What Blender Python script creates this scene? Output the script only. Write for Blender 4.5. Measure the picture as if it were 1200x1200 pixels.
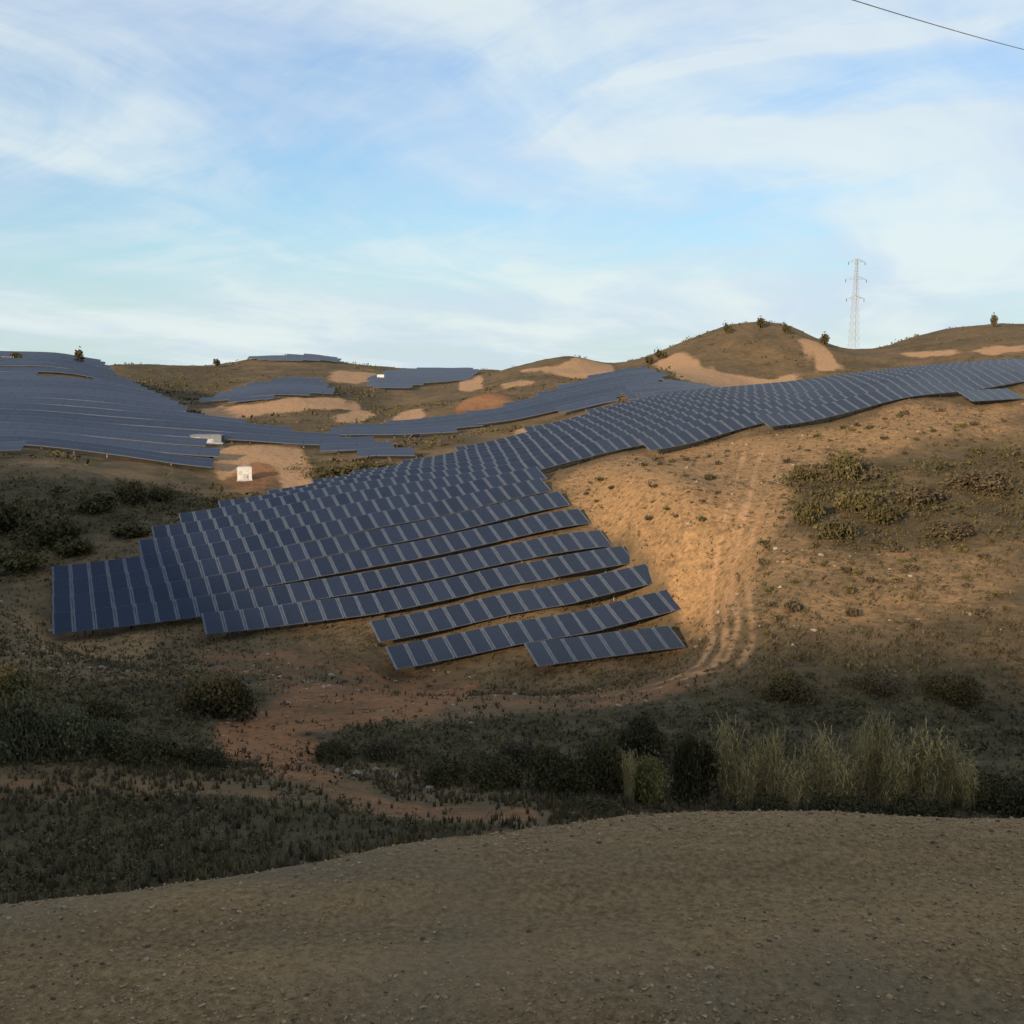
import bpy, bmesh, math, random
import numpy as np
from mathutils import Vector, Matrix, Euler

random.seed(7)
rng = np.random.default_rng(7)
R = math.radians
sc = bpy.context.scene
for o in list(bpy.data.objects):
    bpy.data.objects.remove(o)
col = sc.collection

# ------------------------------------------------------------------ camera, sky, sun, exposure
F = 1300.0                      # focal length in pixels of the 1200 px photograph
HOR = 425.0                     # eye level row
PITCH = math.atan((600 - HOR) / F)
cam_data = bpy.data.cameras.new("camera")
cam = bpy.data.objects.new("camera", cam_data)
col.objects.link(cam)
cam.location = (0, 0, 0)
cam.rotation_euler = (math.pi / 2 - PITCH, 0, 0)
cam_data.sensor_fit = 'HORIZONTAL'
cam_data.sensor_width = 36.0
cam_data.lens = 36.0 * F / 1200.0
cam_data.clip_start = 0.1
cam_data.clip_end = 12000
sc.camera = cam

SUN_EL, SUN_AZ = R(13.5), R(180 + 32)     # azimuth clockwise from +Y: behind the camera, to its left
EXPOSURE = 1.0
sc.view_settings.view_transform = 'Standard'
sc.view_settings.look = 'None'
sc.view_settings.gamma = 1.0
sc.view_settings.exposure = EXPOSURE
sc.view_settings.use_curve_mapping = False

sun_data = bpy.data.lights.new("sun", 'SUN')
sun_data.energy = 3.3
sun_data.angle = R(3.0)
sun_data.color = (1.0, 0.76, 0.52)
sun = bpy.data.objects.new("sun", sun_data)
col.objects.link(sun)
sdir = Vector((math.sin(SUN_AZ) * math.cos(SUN_EL), math.cos(SUN_AZ) * math.cos(SUN_EL), math.sin(SUN_EL)))
sun.rotation_euler = sdir.to_track_quat('Z', 'Y').to_euler()

world = bpy.data.worlds.new("World")
sc.world = world
world.use_nodes = True


def deck_at(px, py):
    """The place on the cloud deck that lies in a photograph pixel's direction."""
    u, v = (px - 600) / F, (600 - py) / F
    d = Vector((u, math.cos(PITCH) + v * math.sin(PITCH), v * math.cos(PITCH) - math.sin(PITCH))).normalized()
    return d.x / (d.z + 0.13), d.y / (d.z + 0.13)


def build_world():
    nt = world.node_tree
    nt.nodes.clear()
    N, L = nt.nodes.new, nt.links.new

    def math_(op, a, b=None, c=None):
        n = N('ShaderNodeMath'); n.operation = op
        for i, v in enumerate((a, b, c)):
            if v is None: continue
            if isinstance(v, (int, float)): n.inputs[i].default_value = v
            else: L(v, n.inputs[i])
        return n.outputs[0]

    def ramp(v, a, b):
        n = N('ShaderNodeMapRange'); n.interpolation_type = 'SMOOTHSTEP'
        n.inputs['From Min'].default_value = a; n.inputs['From Max'].default_value = b
        L(v, n.inputs['Value'])
        return n.outputs[0]

    out = N('ShaderNodeOutputWorld'); bg = N('ShaderNodeBackground')
    L(bg.outputs[0], out.inputs[0])
    sky = N('ShaderNodeTexSky'); sky.sky_type = 'NISHITA'
    sky.sun_disc = False
    sky.sun_elevation = SUN_EL
    sky.sun_rotation = SUN_AZ
    sky.altitude = 200; sky.air_density = 1.0; sky.dust_density = 0.3; sky.ozone_density = 2.2
    tc = N('ShaderNodeTexCoord')
    sep = N('ShaderNodeSeparateXYZ'); L(tc.outputs['Generated'], sep.inputs[0])
    x, y, z = sep.outputs
    zz = math_('ADD', math_('MAXIMUM', z, 0.0), 0.13)
    px = math_('DIVIDE', x, zz); py = math_('DIVIDE', y, zz)      # the cloud deck seen as a plane

    cx = N('ShaderNodeCombineXYZ'); L(px, cx.inputs[0]); L(py, cx.inputs[1])
    deck = cx.outputs[0]
    # the deck is dragged sideways by the wind before it is cut into streaks
    wn = N('ShaderNodeTexNoise'); wn.inputs['Scale'].default_value = 0.55; wn.inputs['Detail'].default_value = 2; L(deck, wn.inputs['Vector'])
    wv = N('ShaderNodeVectorMath'); wv.operation = 'MULTIPLY_ADD'; L(wn.outputs['Color'], wv.inputs[0])
    wv.inputs[1].default_value = (0.9, 0.9, 0); L(deck, wv.inputs[2])
    deck = wv.outputs[0]

    def cloud_noise(sx, sy, rot, scale, detail, rough, dist, off):
        m1 = N('ShaderNodeMapping'); m1.inputs['Rotation'].default_value = (0, 0, rot); L(deck, m1.inputs[0])
        mp = N('ShaderNodeMapping'); mp.inputs['Scale'].default_value = (sx, sy, 1); mp.inputs['Location'].default_value = off
        L(m1.outputs[0], mp.inputs[0])
        n = N('ShaderNodeTexNoise'); n.inputs['Scale'].default_value = scale
        n.inputs['Detail'].default_value = detail; n.inputs['Roughness'].default_value = rough
        n.inputs['Distortion'].default_value = dist
        L(mp.outputs[0], n.inputs['Vector'])
        return n.outputs['Fac']

    big = cloud_noise(0.45, 0.55, R(12), 1.0, 4, 0.52, 0.4, (3.1, 1.2, 0))
    streak = cloud_noise(1.25, 0.55, R(24), 1.0, 6, 0.58, 0.5, (0.4, 5.3, 0))
    fine = cloud_noise(3.2, 0.9, R(-38), 1.3, 5, 0.62, 0.8, (7.4, 2.1, 0))
    m = math_('ADD', math_('MULTIPLY', big, 0.52), math_('ADD', math_('MULTIPLY', streak, 0.34), math_('MULTIPLY', fine, 0.20)))
    mask = ramp(m, 0.34, 0.62)
    veil = math_('MULTIPLY', math_('EXPONENT', math_('MULTIPLY', math_('MAXIMUM', z, 0.0), -7.0)), 0.95)    # thin veil, thicker toward the horizon

    # two long mare's tails high on the right, lying along lines of the cloud deck
    def tail(x0, y0, x1, y1, w, amp, bend=0.10):
        dx, dy = x1 - x0, y1 - y0
        ln = math.hypot(dx, dy); dx /= ln; dy /= ln
        rx = math_('SUBTRACT', px, x0); ry = math_('SUBTRACT', py, y0)
        t = math_('ADD', math_('MULTIPLY', rx, dx), math_('MULTIPLY', ry, dy))
        s = math_('SUBTRACT', math_('MULTIPLY', ry, dx), math_('MULTIPLY', rx, dy))
        bow = math_('MULTIPLY', math_('MULTIPLY', t, math_('SUBTRACT', t, ln)), bend)
        s = math_('ADD', math_('ADD', s, bow), math_('MULTIPLY', math_('SUBTRACT', fine, 0.5), 0.22))
        g = math_('EXPONENT', math_('MULTIPLY', math_('MULTIPLY', s, s), -1.0 / (w * w)))
        e = math_('MULTIPLY', ramp(t, -0.3, ln * .5), math_('SUBTRACT', 1.0, ramp(t, ln * .7, ln + 0.3)))
        return math_('MULTIPLY', math_('MULTIPLY', g, e), amp)
    t1 = tail(*deck_at(740, 92), *deck_at(1090, 38), 0.05, 0.85, -0.35)
    t2 = tail(*deck_at(600, 180), *deck_at(1190, 150), 0.13, 0.55, -0.08)
    mask = math_('MINIMUM', math_('ADD', mask, math_('ADD', t1, t2)), 1.0)

    # cloud: bright warm white veil, its lit rim a little brighter than its body
    body = N('ShaderNodeMixRGB'); body.inputs[1].default_value = (3.9, 4.5, 5.35, 1); body.inputs[2].default_value = (4.9, 5.4, 5.4, 1)
    L(ramp(streak, 0.35, 0.65), body.inputs[0])
    mix = N('ShaderNodeMixRGB')
    L(math_('MULTIPLY', mask, 0.86), mix.inputs[0])
    gain = N('ShaderNodeMixRGB'); gain.blend_type = 'MULTIPLY'; gain.inputs[0].default_value = 1
    gain.inputs[2].default_value = (0.58, 0.84, 1.06, 1)
    L(sky.outputs[0], gain.inputs[1])
    vl = N('ShaderNodeMixRGB'); L(veil, vl.inputs[0]); vl.inputs[2].default_value = (3.6, 4.5, 4.3, 1)
    L(gain.outputs[0], vl.inputs[1])
    L(vl.outputs[0], mix.inputs[1]); L(body.outputs[0], mix.inputs[2])
    L(mix.outputs[0], bg.inputs[0])
    bg.inputs[1].default_value = 0.082


build_world()

# ------------------------------------------------------------------ helpers
CP, SP = math.cos(PITCH), math.sin(PITCH)


def ray(px, py):
    """World direction through a photograph pixel."""
    u, v = (px - 600) / F, (600 - py) / F
    return np.array((u, CP + v * SP, v * CP - SP))


def at_depth(px, py, Y):
    d = ray(px, py)
    return d * (Y / d[1])


def smooth(a, b, v):
    t = np.clip((v - a) / (b - a), 0, 1)
    return t * t * (3 - 2 * t)


_tab = np.random.default_rng(11).random((256, 256))


def vnoise(x, y):
    xi, yi = np.floor(x).astype(int), np.floor(y).astype(int)
    fx, fy = x - xi, y - yi
    fx = fx * fx * (3 - 2 * fx); fy = fy * fy * (3 - 2 * fy)
    a = _tab[xi & 255, yi & 255]; b = _tab[(xi + 1) & 255, yi & 255]
    c = _tab[xi & 255, (yi + 1) & 255]; d = _tab[(xi + 1) & 255, (yi + 1) & 255]
    return (a * (1 - fx) + b * fx) * (1 - fy) + (c * (1 - fx) + d * fx) * fy


def fbm(x, y, oct_=4):
    s, a, t = 0, 1.0, 0
    for i in range(oct_):
        s = s + a * vnoise(x * 2 ** i + 17.3 * i, y * 2 ** i + 5.1 * i); t += a; a *= 0.5
    return s / t - 0.5


def new_obj(name, mesh, parent=None, **props):
    o = bpy.data.objects.new(name, mesh)
    col.objects.link(o)
    if parent is not None: o.parent = parent
    for k, v in props.items(): o[k] = v
    return o


def mesh_np(name, verts, faces, mats=(), mat_idx=None, smooth_=False):
    """Mesh from an (n,3) vertex array and an (m,k) face array."""
    me = bpy.data.meshes.new(name)
    verts = np.asarray(verts, dtype=np.float32); faces = np.asarray(faces, dtype=np.int32)
    k = faces.shape[1]
    me.vertices.add(len(verts)); me.vertices.foreach_set("co", verts.ravel())
    me.loops.add(faces.size); me.loops.foreach_set("vertex_index", faces.ravel())
    me.polygons.add(len(faces))
    me.polygons.foreach_set("loop_start", np.arange(0, faces.size, k, dtype=np.int32))
    try:
        me.polygons.foreach_set("loop_total", np.full(len(faces), k, dtype=np.int32))
    except Exception:
        pass
    for m in mats: me.materials.append(m)
    if mat_idx is not None: me.polygons.foreach_set("material_index", np.asarray(mat_idx, dtype=np.int32))
    me.polygons.foreach_set("use_smooth", np.full(len(faces), smooth_, dtype=bool))
    me.update(calc_edges=True); me.validate()
    return me


class MB:
    """Collects boxes and bars into one mesh."""
    def __init__(self): self.v, self.f, self.m = [], [], []

    def box(self, c, s, m=0, rot=None, taper=1.0):
        c = Vector(c); n = len(self.v)
        for dz in (-1, 1):
            t = taper if dz > 0 else 1.0
            for dx, dy in ((-1, -1), (1, -1), (1, 1), (-1, 1)):
                p = Vector((dx * s[0] / 2 * t, dy * s[1] / 2 * t, dz * s[2] / 2))
                if rot is not None: p = rot @ p
                self.v.append(tuple(c + p))
        for q in ((3, 2, 1, 0), (4, 5, 6, 7), (0, 1, 5, 4), (1, 2, 6, 5), (2, 3, 7, 6), (3, 0, 4, 7)):
            self.f.append(tuple(n + i for i in q)); self.m.append(m)
        return self

    def bar(self, a, b, w, m=0):
        a, b = Vector(a), Vector(b); d = b - a
        rot = d.to_track_quat('Z', 'X').to_matrix()
        return self.box((a + b) / 2, (w, w, d.length), m, rot)

    def quad(self, pts, m=0):
        n = len(self.v); self.v += [tuple(p) for p in pts]; self.f.append((n, n + 1, n + 2, n + 3)); self.m.append(m)
        return self

    def mesh(self, name, mats): return mesh_np(name, np.array(self.v), np.array(self.f), mats, self.m)


def material(name):
    m = bpy.data.materials.new(name); m.use_nodes = True
    return m, m.node_tree, m.node_tree.nodes['Principled BSDF']


def noisy(name, c1, c2, scale=3.0, rough=0.85, spec=0.25, detail=4, bump=0.0, obj_var=0.0, coords='Object', metallic=0.0):
    """A material that wanders between two colours, with optional relief and a per-object shift."""
    m, nt, b = material(name)
    N, L = nt.nodes.new, nt.links.new
    tc = N('ShaderNodeTexCoord'); n = N('ShaderNodeTexNoise')
    n.inputs['Scale'].default_value = scale; n.inputs['Detail'].default_value = detail
    L(tc.outputs[coords], n.inputs['Vector'])
    r = N('ShaderNodeValToRGB'); r.color_ramp.elements[0].position = 0.32; r.color_ramp.elements[1].position = 0.68
    r.color_ramp.elements[0].color = (*c1, 1); r.color_ramp.elements[1].color = (*c2, 1)
    L(n.outputs['Fac'], r.inputs[0])
    last = r.outputs[0]
    if obj_var:
        oi = N('ShaderNodeObjectInfo'); hs = N('ShaderNodeHueSaturation')
        mr = N('ShaderNodeMapRange'); mr.inputs['To Min'].default_value = 1 - obj_var; mr.inputs['To Max'].default_value = 1 + obj_var
        L(oi.outputs['Random'], mr.inputs['Value']); L(mr.outputs[0], hs.inputs['Value']); L(last, hs.inputs['Color'])
        last = hs.outputs[0]
    L(last, b.inputs['Base Color'])
    b.inputs['Roughness'].default_value = rough
    b.inputs['Specular IOR Level'].default_value = spec
    b.inputs['Metallic'].default_value = metallic
    if bump:
        bp = N('ShaderNodeBump'); bp.inputs['Strength'].default_value = bump; bp.inputs['Distance'].default_value = 0.05
        L(n.outputs['Fac'], bp.inputs['Height']); L(bp.outputs[0], b.inputs['Normal'])
    return m


# ------------------------------------------------------------------ the land: heights from surveyed points
TAN_A = math.tan(R(22))          # the rows of the main field run 22 degrees off the camera's right
COS_A, SIN_A = math.cos(R(22)), math.sin(R(22))
ROW_Y0, ROW_STEP = 71.0, 4.55


def row_point(k, px, py):
    """Where the pixel's ray meets the upright plane of row k."""
    d = ray(px, py)
    t = (ROW_Y0 + ROW_STEP * k) / (d[1] - TAN_A * d[0])
    return d * t


# bottom edges of the rows of the main field, as seen
ROWS = {
    0: [[(640, 783), (730, 765), (815, 742)]],
    1: [[(460, 787), (560, 765), (650, 746), (800, 704)]],
    2: [[(440, 750), (560, 725), (650, 706), (765, 674)]],
    3: [[(245, 746), (350, 731), (450, 716), (560, 692), (650, 671), (740, 649)]],
    4: [[(60, 743), (150, 734), (240, 723), (350, 706), (450, 689), (560, 667), (650, 647), (722, 628)]],
    5: [[(61, 720), (150, 711), (300, 689), (450, 663), (560, 643), (695, 606)]],
    6: [[(63, 700), (200, 684), (450, 638), (560, 618), (670, 587)], [(1145, 471), (1205, 463)]],
    7: [[(66, 684), (200, 666), (450, 616), (560, 598), (650, 568)], [(905, 503), (1060, 463), (1210, 441)]],
    8: [[(165, 654), (350, 619), (450, 598), (560, 580), (640, 556)], [(768, 530), (905, 491), (1210, 437)]],
    9: [[(190, 634), (350, 604), (560, 568), (640, 551), (760, 520), (1000, 468), (1210, 434)]],
    10: [[(205, 622), (350, 593), (450, 575), (640, 544), (760, 513), (1000, 464), (1210, 432)]],
    11: [[(262, 604), (350, 586), (450, 566), (640, 538), (760, 507), (1000, 460), (1210, 430)]],
    12: [[(318, 592), (380, 580), (480, 560), (640, 531), (760, 501), (1000, 456), (1210, 429)]],
    13: [[(372, 580), (500, 555), (640, 525), (760, 495), (1000, 453), (1210, 428)]],
    14: [[(425, 566), (560, 542), (640, 520), (760, 489), (1000, 450), (1210, 427)]],
    15: [[(480, 554), (640, 514), (760, 484), (1000, 448), (1210, 427)]],
    16: [[(545, 536), (680, 502), (760, 479), (1000, 446), (1210, 427)]],
    17: [[(620, 515), (780, 472), (900, 459), (1000, 446), (1210, 428)]],
    18: [[(690, 495), (900, 459), (1000, 447), (1210, 430)]],
}
LOW = 0.62                       # height of a table's lower edge above the soil
survey = []
for k, segs in ROWS.items():
    for s in segs:
        for (px, py) in s:
            p = row_point(k, px, py); survey.append((p[0], p[1], p[2] - LOW))

PTS = """
-200 1040 22|0 1050 22|150 1030 23|300 1003 24|450 985 26|600 962 30|720 958 33|850 952 37|1000 952 37|1200 957 36|1400 957 36
0 925 31|250 925 32|500 945 33|-200 925 31|-200 850 39|-200 740 65|-200 640 95
0 860 38|0 785 52|0 722 69|150 862 42|150 795 55|300 872 44|300 800 56|450 872 44|450 812 56|600 882 43|600 815 56|750 882 43|750 812 57|900 862 46|1050 852 48|1200 848 49|1400 845 49
1200 760 58|1200 618 80|1200 534 100|1000 742 62|1000 640 77|1000 560 94|1000 508 110|900 762 60|900 650 76|900 565 95|860 722 66|1400 620 80|1400 480 118|1400 430 150
800 620 86|740 570 98|830 560 98
0 655 97|100 630 106|200 612 118|0 600 117|100 582 126|0 560 131|80 547 139|180 566 143|-200 545 140
0 538 145|100 543 150|200 562 150|250 574 152|-200 530 150
0 480 200|0 440 260|0 418 310|-200 415 310|-200 470 210|0 455 430|-200 455 430|100 500 190|100 450 250|100 426 300|100 450 400|150 463 240|220 493 212|300 513 195|350 524 190|330 548 168|300 568 155|300 535 176|420 547 168|490 541 172|400 572 152|350 590 145|450 558 155
520 522 190|460 530 182|580 520 186|640 510 190
500 507 222|560 488 240|640 471 245|700 451 262|770 434 275|830 464 205|700 490 190|650 500 185|790 450 250
575 478 258|575 462 270|540 470 275|620 468 270|575 465 300
670 419 390|670 440 345|620 429 380|730 431 390|670 440 460|610 445 330|560 440 400
890 379 400|850 384 400|870 381 400|910 380 400|825 394 398|800 405 392|770 416 390|930 385 400|950 395 400|985 408 402|1020 413 425|880 446 325|800 437 320|980 432 335|890 410 480|760 432 350|840 440 322|1000 440 480
1050 403 430|1110 388 440|1200 381 450|1300 379 450|1500 379 450|1100 426 335|1200 416 330|1200 410 550|1400 410 330
1200 472 205|1000 472 220|1400 470 210|900 478 225
200 429 480|130 430 450|270 426 480|330 418 525|285 422 505|385 421 520|400 426 500|180 452 385|220 470 335|330 432 440|330 445 600|200 445 560|150 447 360
310 462 310|240 474 305|380 465 312|300 481 282|370 476 288|230 482 290|380 502 235|330 508 222|430 495 250|300 446 370|400 448 380
430 441 420|450 446 400|500 441 450|560 446 400|540 462 318|440 482 290|480 470 320|500 434 560|580 434 560|440 433 560|620 440 540
"""
for tok in PTS.replace('\n', '|').split('|'):
    if tok.strip():
        a, b, c = map(float, tok.split()); p = at_depth(a, b, c); survey.append(tuple(p))
for t in (-1.1, -0.7, -0.45, -0.25, 0, 0.25, 0.45, 0.7, 1.1):
    for Y, z in ((750, -22), (1300, -30), (4000, -40)):
        survey.append((t * Y, Y, z))
survey += [(-80, 62, 4), (-100, 80, 5), (-68, 50, 0), (-64, 80, -5), (-112, 108, 3), (-130, 130, 2)]     # unseen rise, added out of view on the left to shade the gully
survey = np.array(survey)


def warp(x, y):
    r = np.hypot(x, y)
    return np.clip(np.arctan2(x, y), -1.0, 1.0) * 2.6, np.log(np.clip(r, 16, 5000))


SA, SB = warp(survey[:, 0], survey[:, 1])


def _kern(a, b, A, B):
    d2 = (a[:, None] - A[None]) ** 2 + (b[:, None] - B[None]) ** 2
    return 0.5 * d2 * np.log(d2 + 1e-12)


def _solve():
    n = len(SA)
    rr = np.hypot(survey[:, 0], survey[:, 1])
    zs = survey[:, 2] / rr                            # as slope below eye level, so that far and near count alike
    K = _kern(SA, SB, SA, SB) + np.eye(n) * 6e-5
    P = np.stack([np.ones(n), SA, SB], 1)
    M = np.block([[K, P], [P.T, np.zeros((3, 3))]])
    return np.linalg.solve(M, np.concatenate([zs, np.zeros(3)]))


TPS = _solve()


def land(x, y):
    a, b = warp(x, y)
    out = np.empty(len(a))
    for i in range(0, len(a), 20000):
        aa, bb = a[i:i + 20000], b[i:i + 20000]
        out[i:i + 20000] = _kern(aa, bb, SA, SB) @ TPS[:-3] + TPS[-3] + TPS[-2] * aa + TPS[-1] * bb
    return out * np.clip(np.hypot(x, y), 16, 5000)


EX = np.array([-60, -12, -2.0, -1.06, -0.45, 0.15, 0.5, 1.2, 2.4, 12, 60])
EY = np.array([4.0, 4.0, 4.27, 4.58, 4.85, 5.06, 5.13, 5.17, 5.12, 5.0, 5.0])


def edge_y(x):
    return np.interp(x, EX, EY) - 0.10


def bench(x, y):
    """The road bench the camera stands on, its bank, and the slope that climbs behind it."""
    e = edge_y(x) + 0.10 * fbm(x * 1.5, y * 0 + 3.3, 3)
    z = -2.10 + 0.05 * fbm(x * 0.9, y * 0.9, 3)
    z = z + 0.43 * np.clip(-y - 6, 0, 31) + 0.8 * smooth(5, 30, -y) * fbm(x * 0.08, y * 0.08)
    d = y - e
    z = z - 0.62 * np.clip(d, 0, None) - 0.10 * smooth(-0.35, 0.25, d)
    return z


def relief(x, y):
    r = np.hypot(x, y)
    amp = np.clip(r / 60.0, 0.5, 6.0)
    n = 0.34 * fbm(x * 0.16, y * 0.16, 4) + 0.10 * fbm(x * 0.8, y * 0.8, 3)
    far = np.clip((r - 190) / 200, 0, 1) * 5.0 * fbm(x * 0.02, y * 0.02, 4)
    return n * np.minimum(amp, 1.6) + far * 0.42 + np.clip((r - 200) / 150, 0, 1) * 1.3 * fbm(x * .06, y * .06, 3)


def height(x, y):
    x = np.atleast_1d(np.asarray(x, float)); y = np.atleast_1d(np.asarray(y, float))
    b = bench(x, y)
    t = land(x, np.maximum(y, 0.5)) + relief(x, y)
    return np.where(y > 7.5, np.maximum(b, t), b)


_SY = {}


def hit(px, py, ymin=12.0, ymax=1500.0):
    """The ground point a pixel's ray reaches first beyond ymin."""
    d = ray(px, py); d = d / d[1]
    Y = np.geomspace(ymin, ymax, 420)
    below = height(d[0] * Y, Y) - d[2] * Y > 0
    if not below.any(): i = len(Y) - 1
    else: i = max(int(np.argmax(below)), 1)
    lo, hi = Y[i - 1], Y[i]
    Yf = np.linspace(lo, hi, 14)
    below = height(d[0] * Yf, Yf) - d[2] * Yf > 0
    Yh = Yf[int(np.argmax(below))] if below.any() else hi
    return np.array((d[0] * Yh, Yh, float(height(d[0] * Yh, Yh)[0])))


def poly(pts, ymin, ymax=1500):
    return np.array([hit(a, b, ymin, ymax)[:2] for a, b in pts])


def inside(P, x, y):
    """Signed distance (metres, positive inside) of plan points to a plan polygon."""
    x = np.asarray(x, float); y = np.asarray(y, float)
    ins = np.zeros(len(x), bool); d = np.full(len(x), 1e9)
    n = len(P)
    for i in range(n):
        (x0, y0), (x1, y1) = P[i], P[(i + 1) % n]
        c = ((y0 > y) != (y1 > y))
        with np.errstate(divide='ignore', invalid='ignore'):
            xi = (x1 - x0) * (y - y0) / (y1 - y0 + 1e-12) + x0
        ins ^= c & (x < xi)
        ex, ey = x1 - x0, y1 - y0
        t = np.clip(((x - x0) * ex + (y - y0) * ey) / (ex * ex + ey * ey + 1e-9), 0, 1)
        d = np.minimum(d, np.hypot(x - x0 - t * ex, y - y0 - t * ey))
    return np.where(ins, d, -d)


def line_dist(P, x, y):
    d = np.full(len(x), 1e9)
    for (x0, y0), (x1, y1) in zip(P[:-1], P[1:]):
        ex, ey = x1 - x0, y1 - y0
        t = np.clip(((x - x0) * ex + (y - y0) * ey) / (ex * ex + ey * ey + 1e-9), 0, 1)
        d = np.minimum(d, np.hypot(x - x0 - t * ex, y - y0 - t * ey))
    return d


# ------------------------------------------------------------------ where the soil is bare, red, green, pale (plan regions)
G_BARE, G_GREEN, G_RED, G_PALE = 0, 1, 2, 3
REGIONS = [
    # kind, strength, soft edge as a share of distance, near limit, far limit, outline
    (G_BARE, 1.0, .020, 60, 125, [(638, 566), (760, 528), (900, 512), (935, 520), (925, 600), (890, 660), (870, 720), (830, 735), (790, 700), (740, 640), (690, 600)]),
    (G_BARE, .75, .030, 60, 125, [(905, 512), (1060, 470), (1200, 470), (1200, 510), (1050, 530), (930, 560)]),
    (G_BARE, .55, .050, 60, 125, [(870, 640), (1000, 640), (1200, 630), (1200, 720), (1000, 745), (880, 730)]),
    (G_BARE, .65, .025, 60, 90, [(5, 700), (55, 680), (58, 740), (200, 740), (90, 775), (10, 770)]),
    (G_RED, 1.0, .020, 36, 70, [(250, 850), (330, 815), (440, 790), (560, 800), (520, 840), (400, 850), (350, 900), (270, 890)]),
    (G_RED, .48, .05, 45, 75, [(220, 765), (480, 770), (840, 770), (820, 830), (560, 840), (330, 815)]),
    (G_RED, .62, .012, 27, 60, [(262, 850), (340, 850), (375, 900), (470, 940), (640, 950), (640, 964), (450, 960), (310, 905)]),
    (G_RED, .6, .02, 40, 75, [(215, 760), (260, 762), (360, 800), (430, 800), (330, 830)]),
    (G_PALE, .22, .015, 28, 45, [(380, 900), (470, 900), (640, 945), (640, 972), (470, 965), (380, 930)]),
    (G_RED, .42, .012, 26, 40, [(-60, 910), (240, 914), (330, 930), (330, 940), (235, 930), (-60, 930)]),
    (G_GREEN, 1.0, .03, 34, 62, [(-80, 800), (60, 790), (130, 800), (300, 780), (320, 830), (240, 850), (240, 905), (-80, 905)]),
    (G_GREEN, .9, .03, 18, 34, [(-80, 940), (200, 935), (390, 945), (600, 970), (400, 1000), (200, 1045), (-80, 1080)]),
    (G_GREEN, .9, .03, 30, 62, [(360, 860), (480, 850), (700, 830), (850, 800), (1130, 830), (1300, 850), (1300, 960), (850, 952), (640, 935), (470, 900)]),
    (G_GREEN, .75, .04, 45, 75, [(870, 750), (1200, 790), (1200, 840), (870, 830)]),
    (G_GREEN, .9, .03, 85, 126, [(925, 560), (980, 525), (1060, 545), (1070, 610), (1000, 640), (930, 610)]),
    (G_GREEN, .62, .05, 75, 126, [(1040, 540), (1130, 520), (1260, 530), (1260, 640), (1050, 650), (960, 640)]),
    (G_GREEN, 1.0, .03, 76, 150, [(-80, 565), (60, 560), (200, 570), (330, 580), (190, 612), (60, 655), (20, 690), (-80, 720)]),
    (G_GREEN, 1.0, .02, 140, 190, [(350, 538), (490, 545), (440, 560), (370, 568)]),
    (G_BARE, .5, .02, 130, 160, [(-40, 543), (160, 552), (245, 572), (330, 575), (300, 585), (150, 566), (-40, 562)]),
    (G_PALE, .9, .008, 146, 200, [(245, 526), (340, 522), (362, 545), (365, 572), (335, 575), (330, 548), (300, 540), (262, 560)]),
    (G_RED, .9, .010, 146, 200, [(250, 530), (300, 535), (330, 560), (290, 575), (262, 562)]),
    (G_GREEN, .75, .03, 180, 520, [(120, 430), (270, 428), (300, 445), (225, 470), (200, 475), (150, 452)]),
    (G_PALE, 1.0, .008, 220, 400, [(228, 478), (300, 474), (395, 468), (400, 478), (300, 486), (235, 490)]),
    (G_GREEN, .5, .03, 190, 320, [(240, 492), (400, 482), (460, 490), (440, 520), (340, 518)]),
    (G_PALE, 1.0, .008, 300, 520, [(395, 434), (440, 434), (440, 446), (395, 446)]),
    (G_GREEN, .8, .02, 230, 400, [(380, 455), (460, 455), (460, 500), (400, 490)]),
    (G_PALE, .9, .006, 220, 330, [(452, 496), (470, 484), (505, 474), (512, 486), (480, 495), (460, 502)]),
    (G_RED, 1.0, .010, 225, 330, [(540, 480), (560, 464), (590, 462), (610, 478), (580, 490), (548, 489)]),
    (G_BARE, .35, .008, 225, 330, [(548, 476), (565, 465), (592, 464), (606, 476), (575, 482)]),
    (G_PALE, .9, .006, 300, 430, [(553, 436), (562, 436), (564, 455), (552, 455)]),
    (G_PALE, 1.0, .008, 320, 430, [(612, 434), (640, 428), (720, 428), (735, 438), (640, 441)]),
    (G_GREEN, .55, .02, 330, 430, [(615, 428), (640, 418), (700, 416), (725, 428), (640, 427)]),
    (G_PALE, 1.0, .006, 172, 260, [(600, 506), (632, 497), (690, 487), (728, 482), (728, 492), (660, 502)]),
    (G_BARE, .8, .01, 180, 330, [(730, 452), (765, 450), (765, 461), (730, 461)]),
    (G_PALE, .8, .006, 225, 330, [(398, 488), (440, 482), (446, 487), (402, 494)]),
    (G_PALE, .7, .006, 300, 430, [(585, 450), (628, 446), (632, 451), (590, 456)]),
    (G_GREEN, .35, .03, 180, 260, [(450, 512), (590, 508), (590, 530), (460, 535)]),
    (G_PALE, 1.0, .008, 230, 430, [(765, 425), (790, 415), (830, 435), (900, 446), (930, 440), (930, 452), (860, 460), (800, 445)]),
    (G_PALE, 1.0, .006, 300, 430, [(940, 398), (958, 400), (1000, 428), (1000, 436), (955, 436), (952, 418)]),
    (G_PALE, 1.0, .008, 300, 450, [(1020, 414), (1100, 410), (1200, 405), (1200, 412), (1080, 420)]),
    (G_GREEN, .25, .02, 330, 450, [(810, 432), (850, 392), (930, 392), (945, 420), (920, 440), (850, 442)]),
]
PREG = [(k, s, e, poly(pts, y0, y1), y0, y1) for k, s, e, y0, y1, pts in REGIONS]
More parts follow.
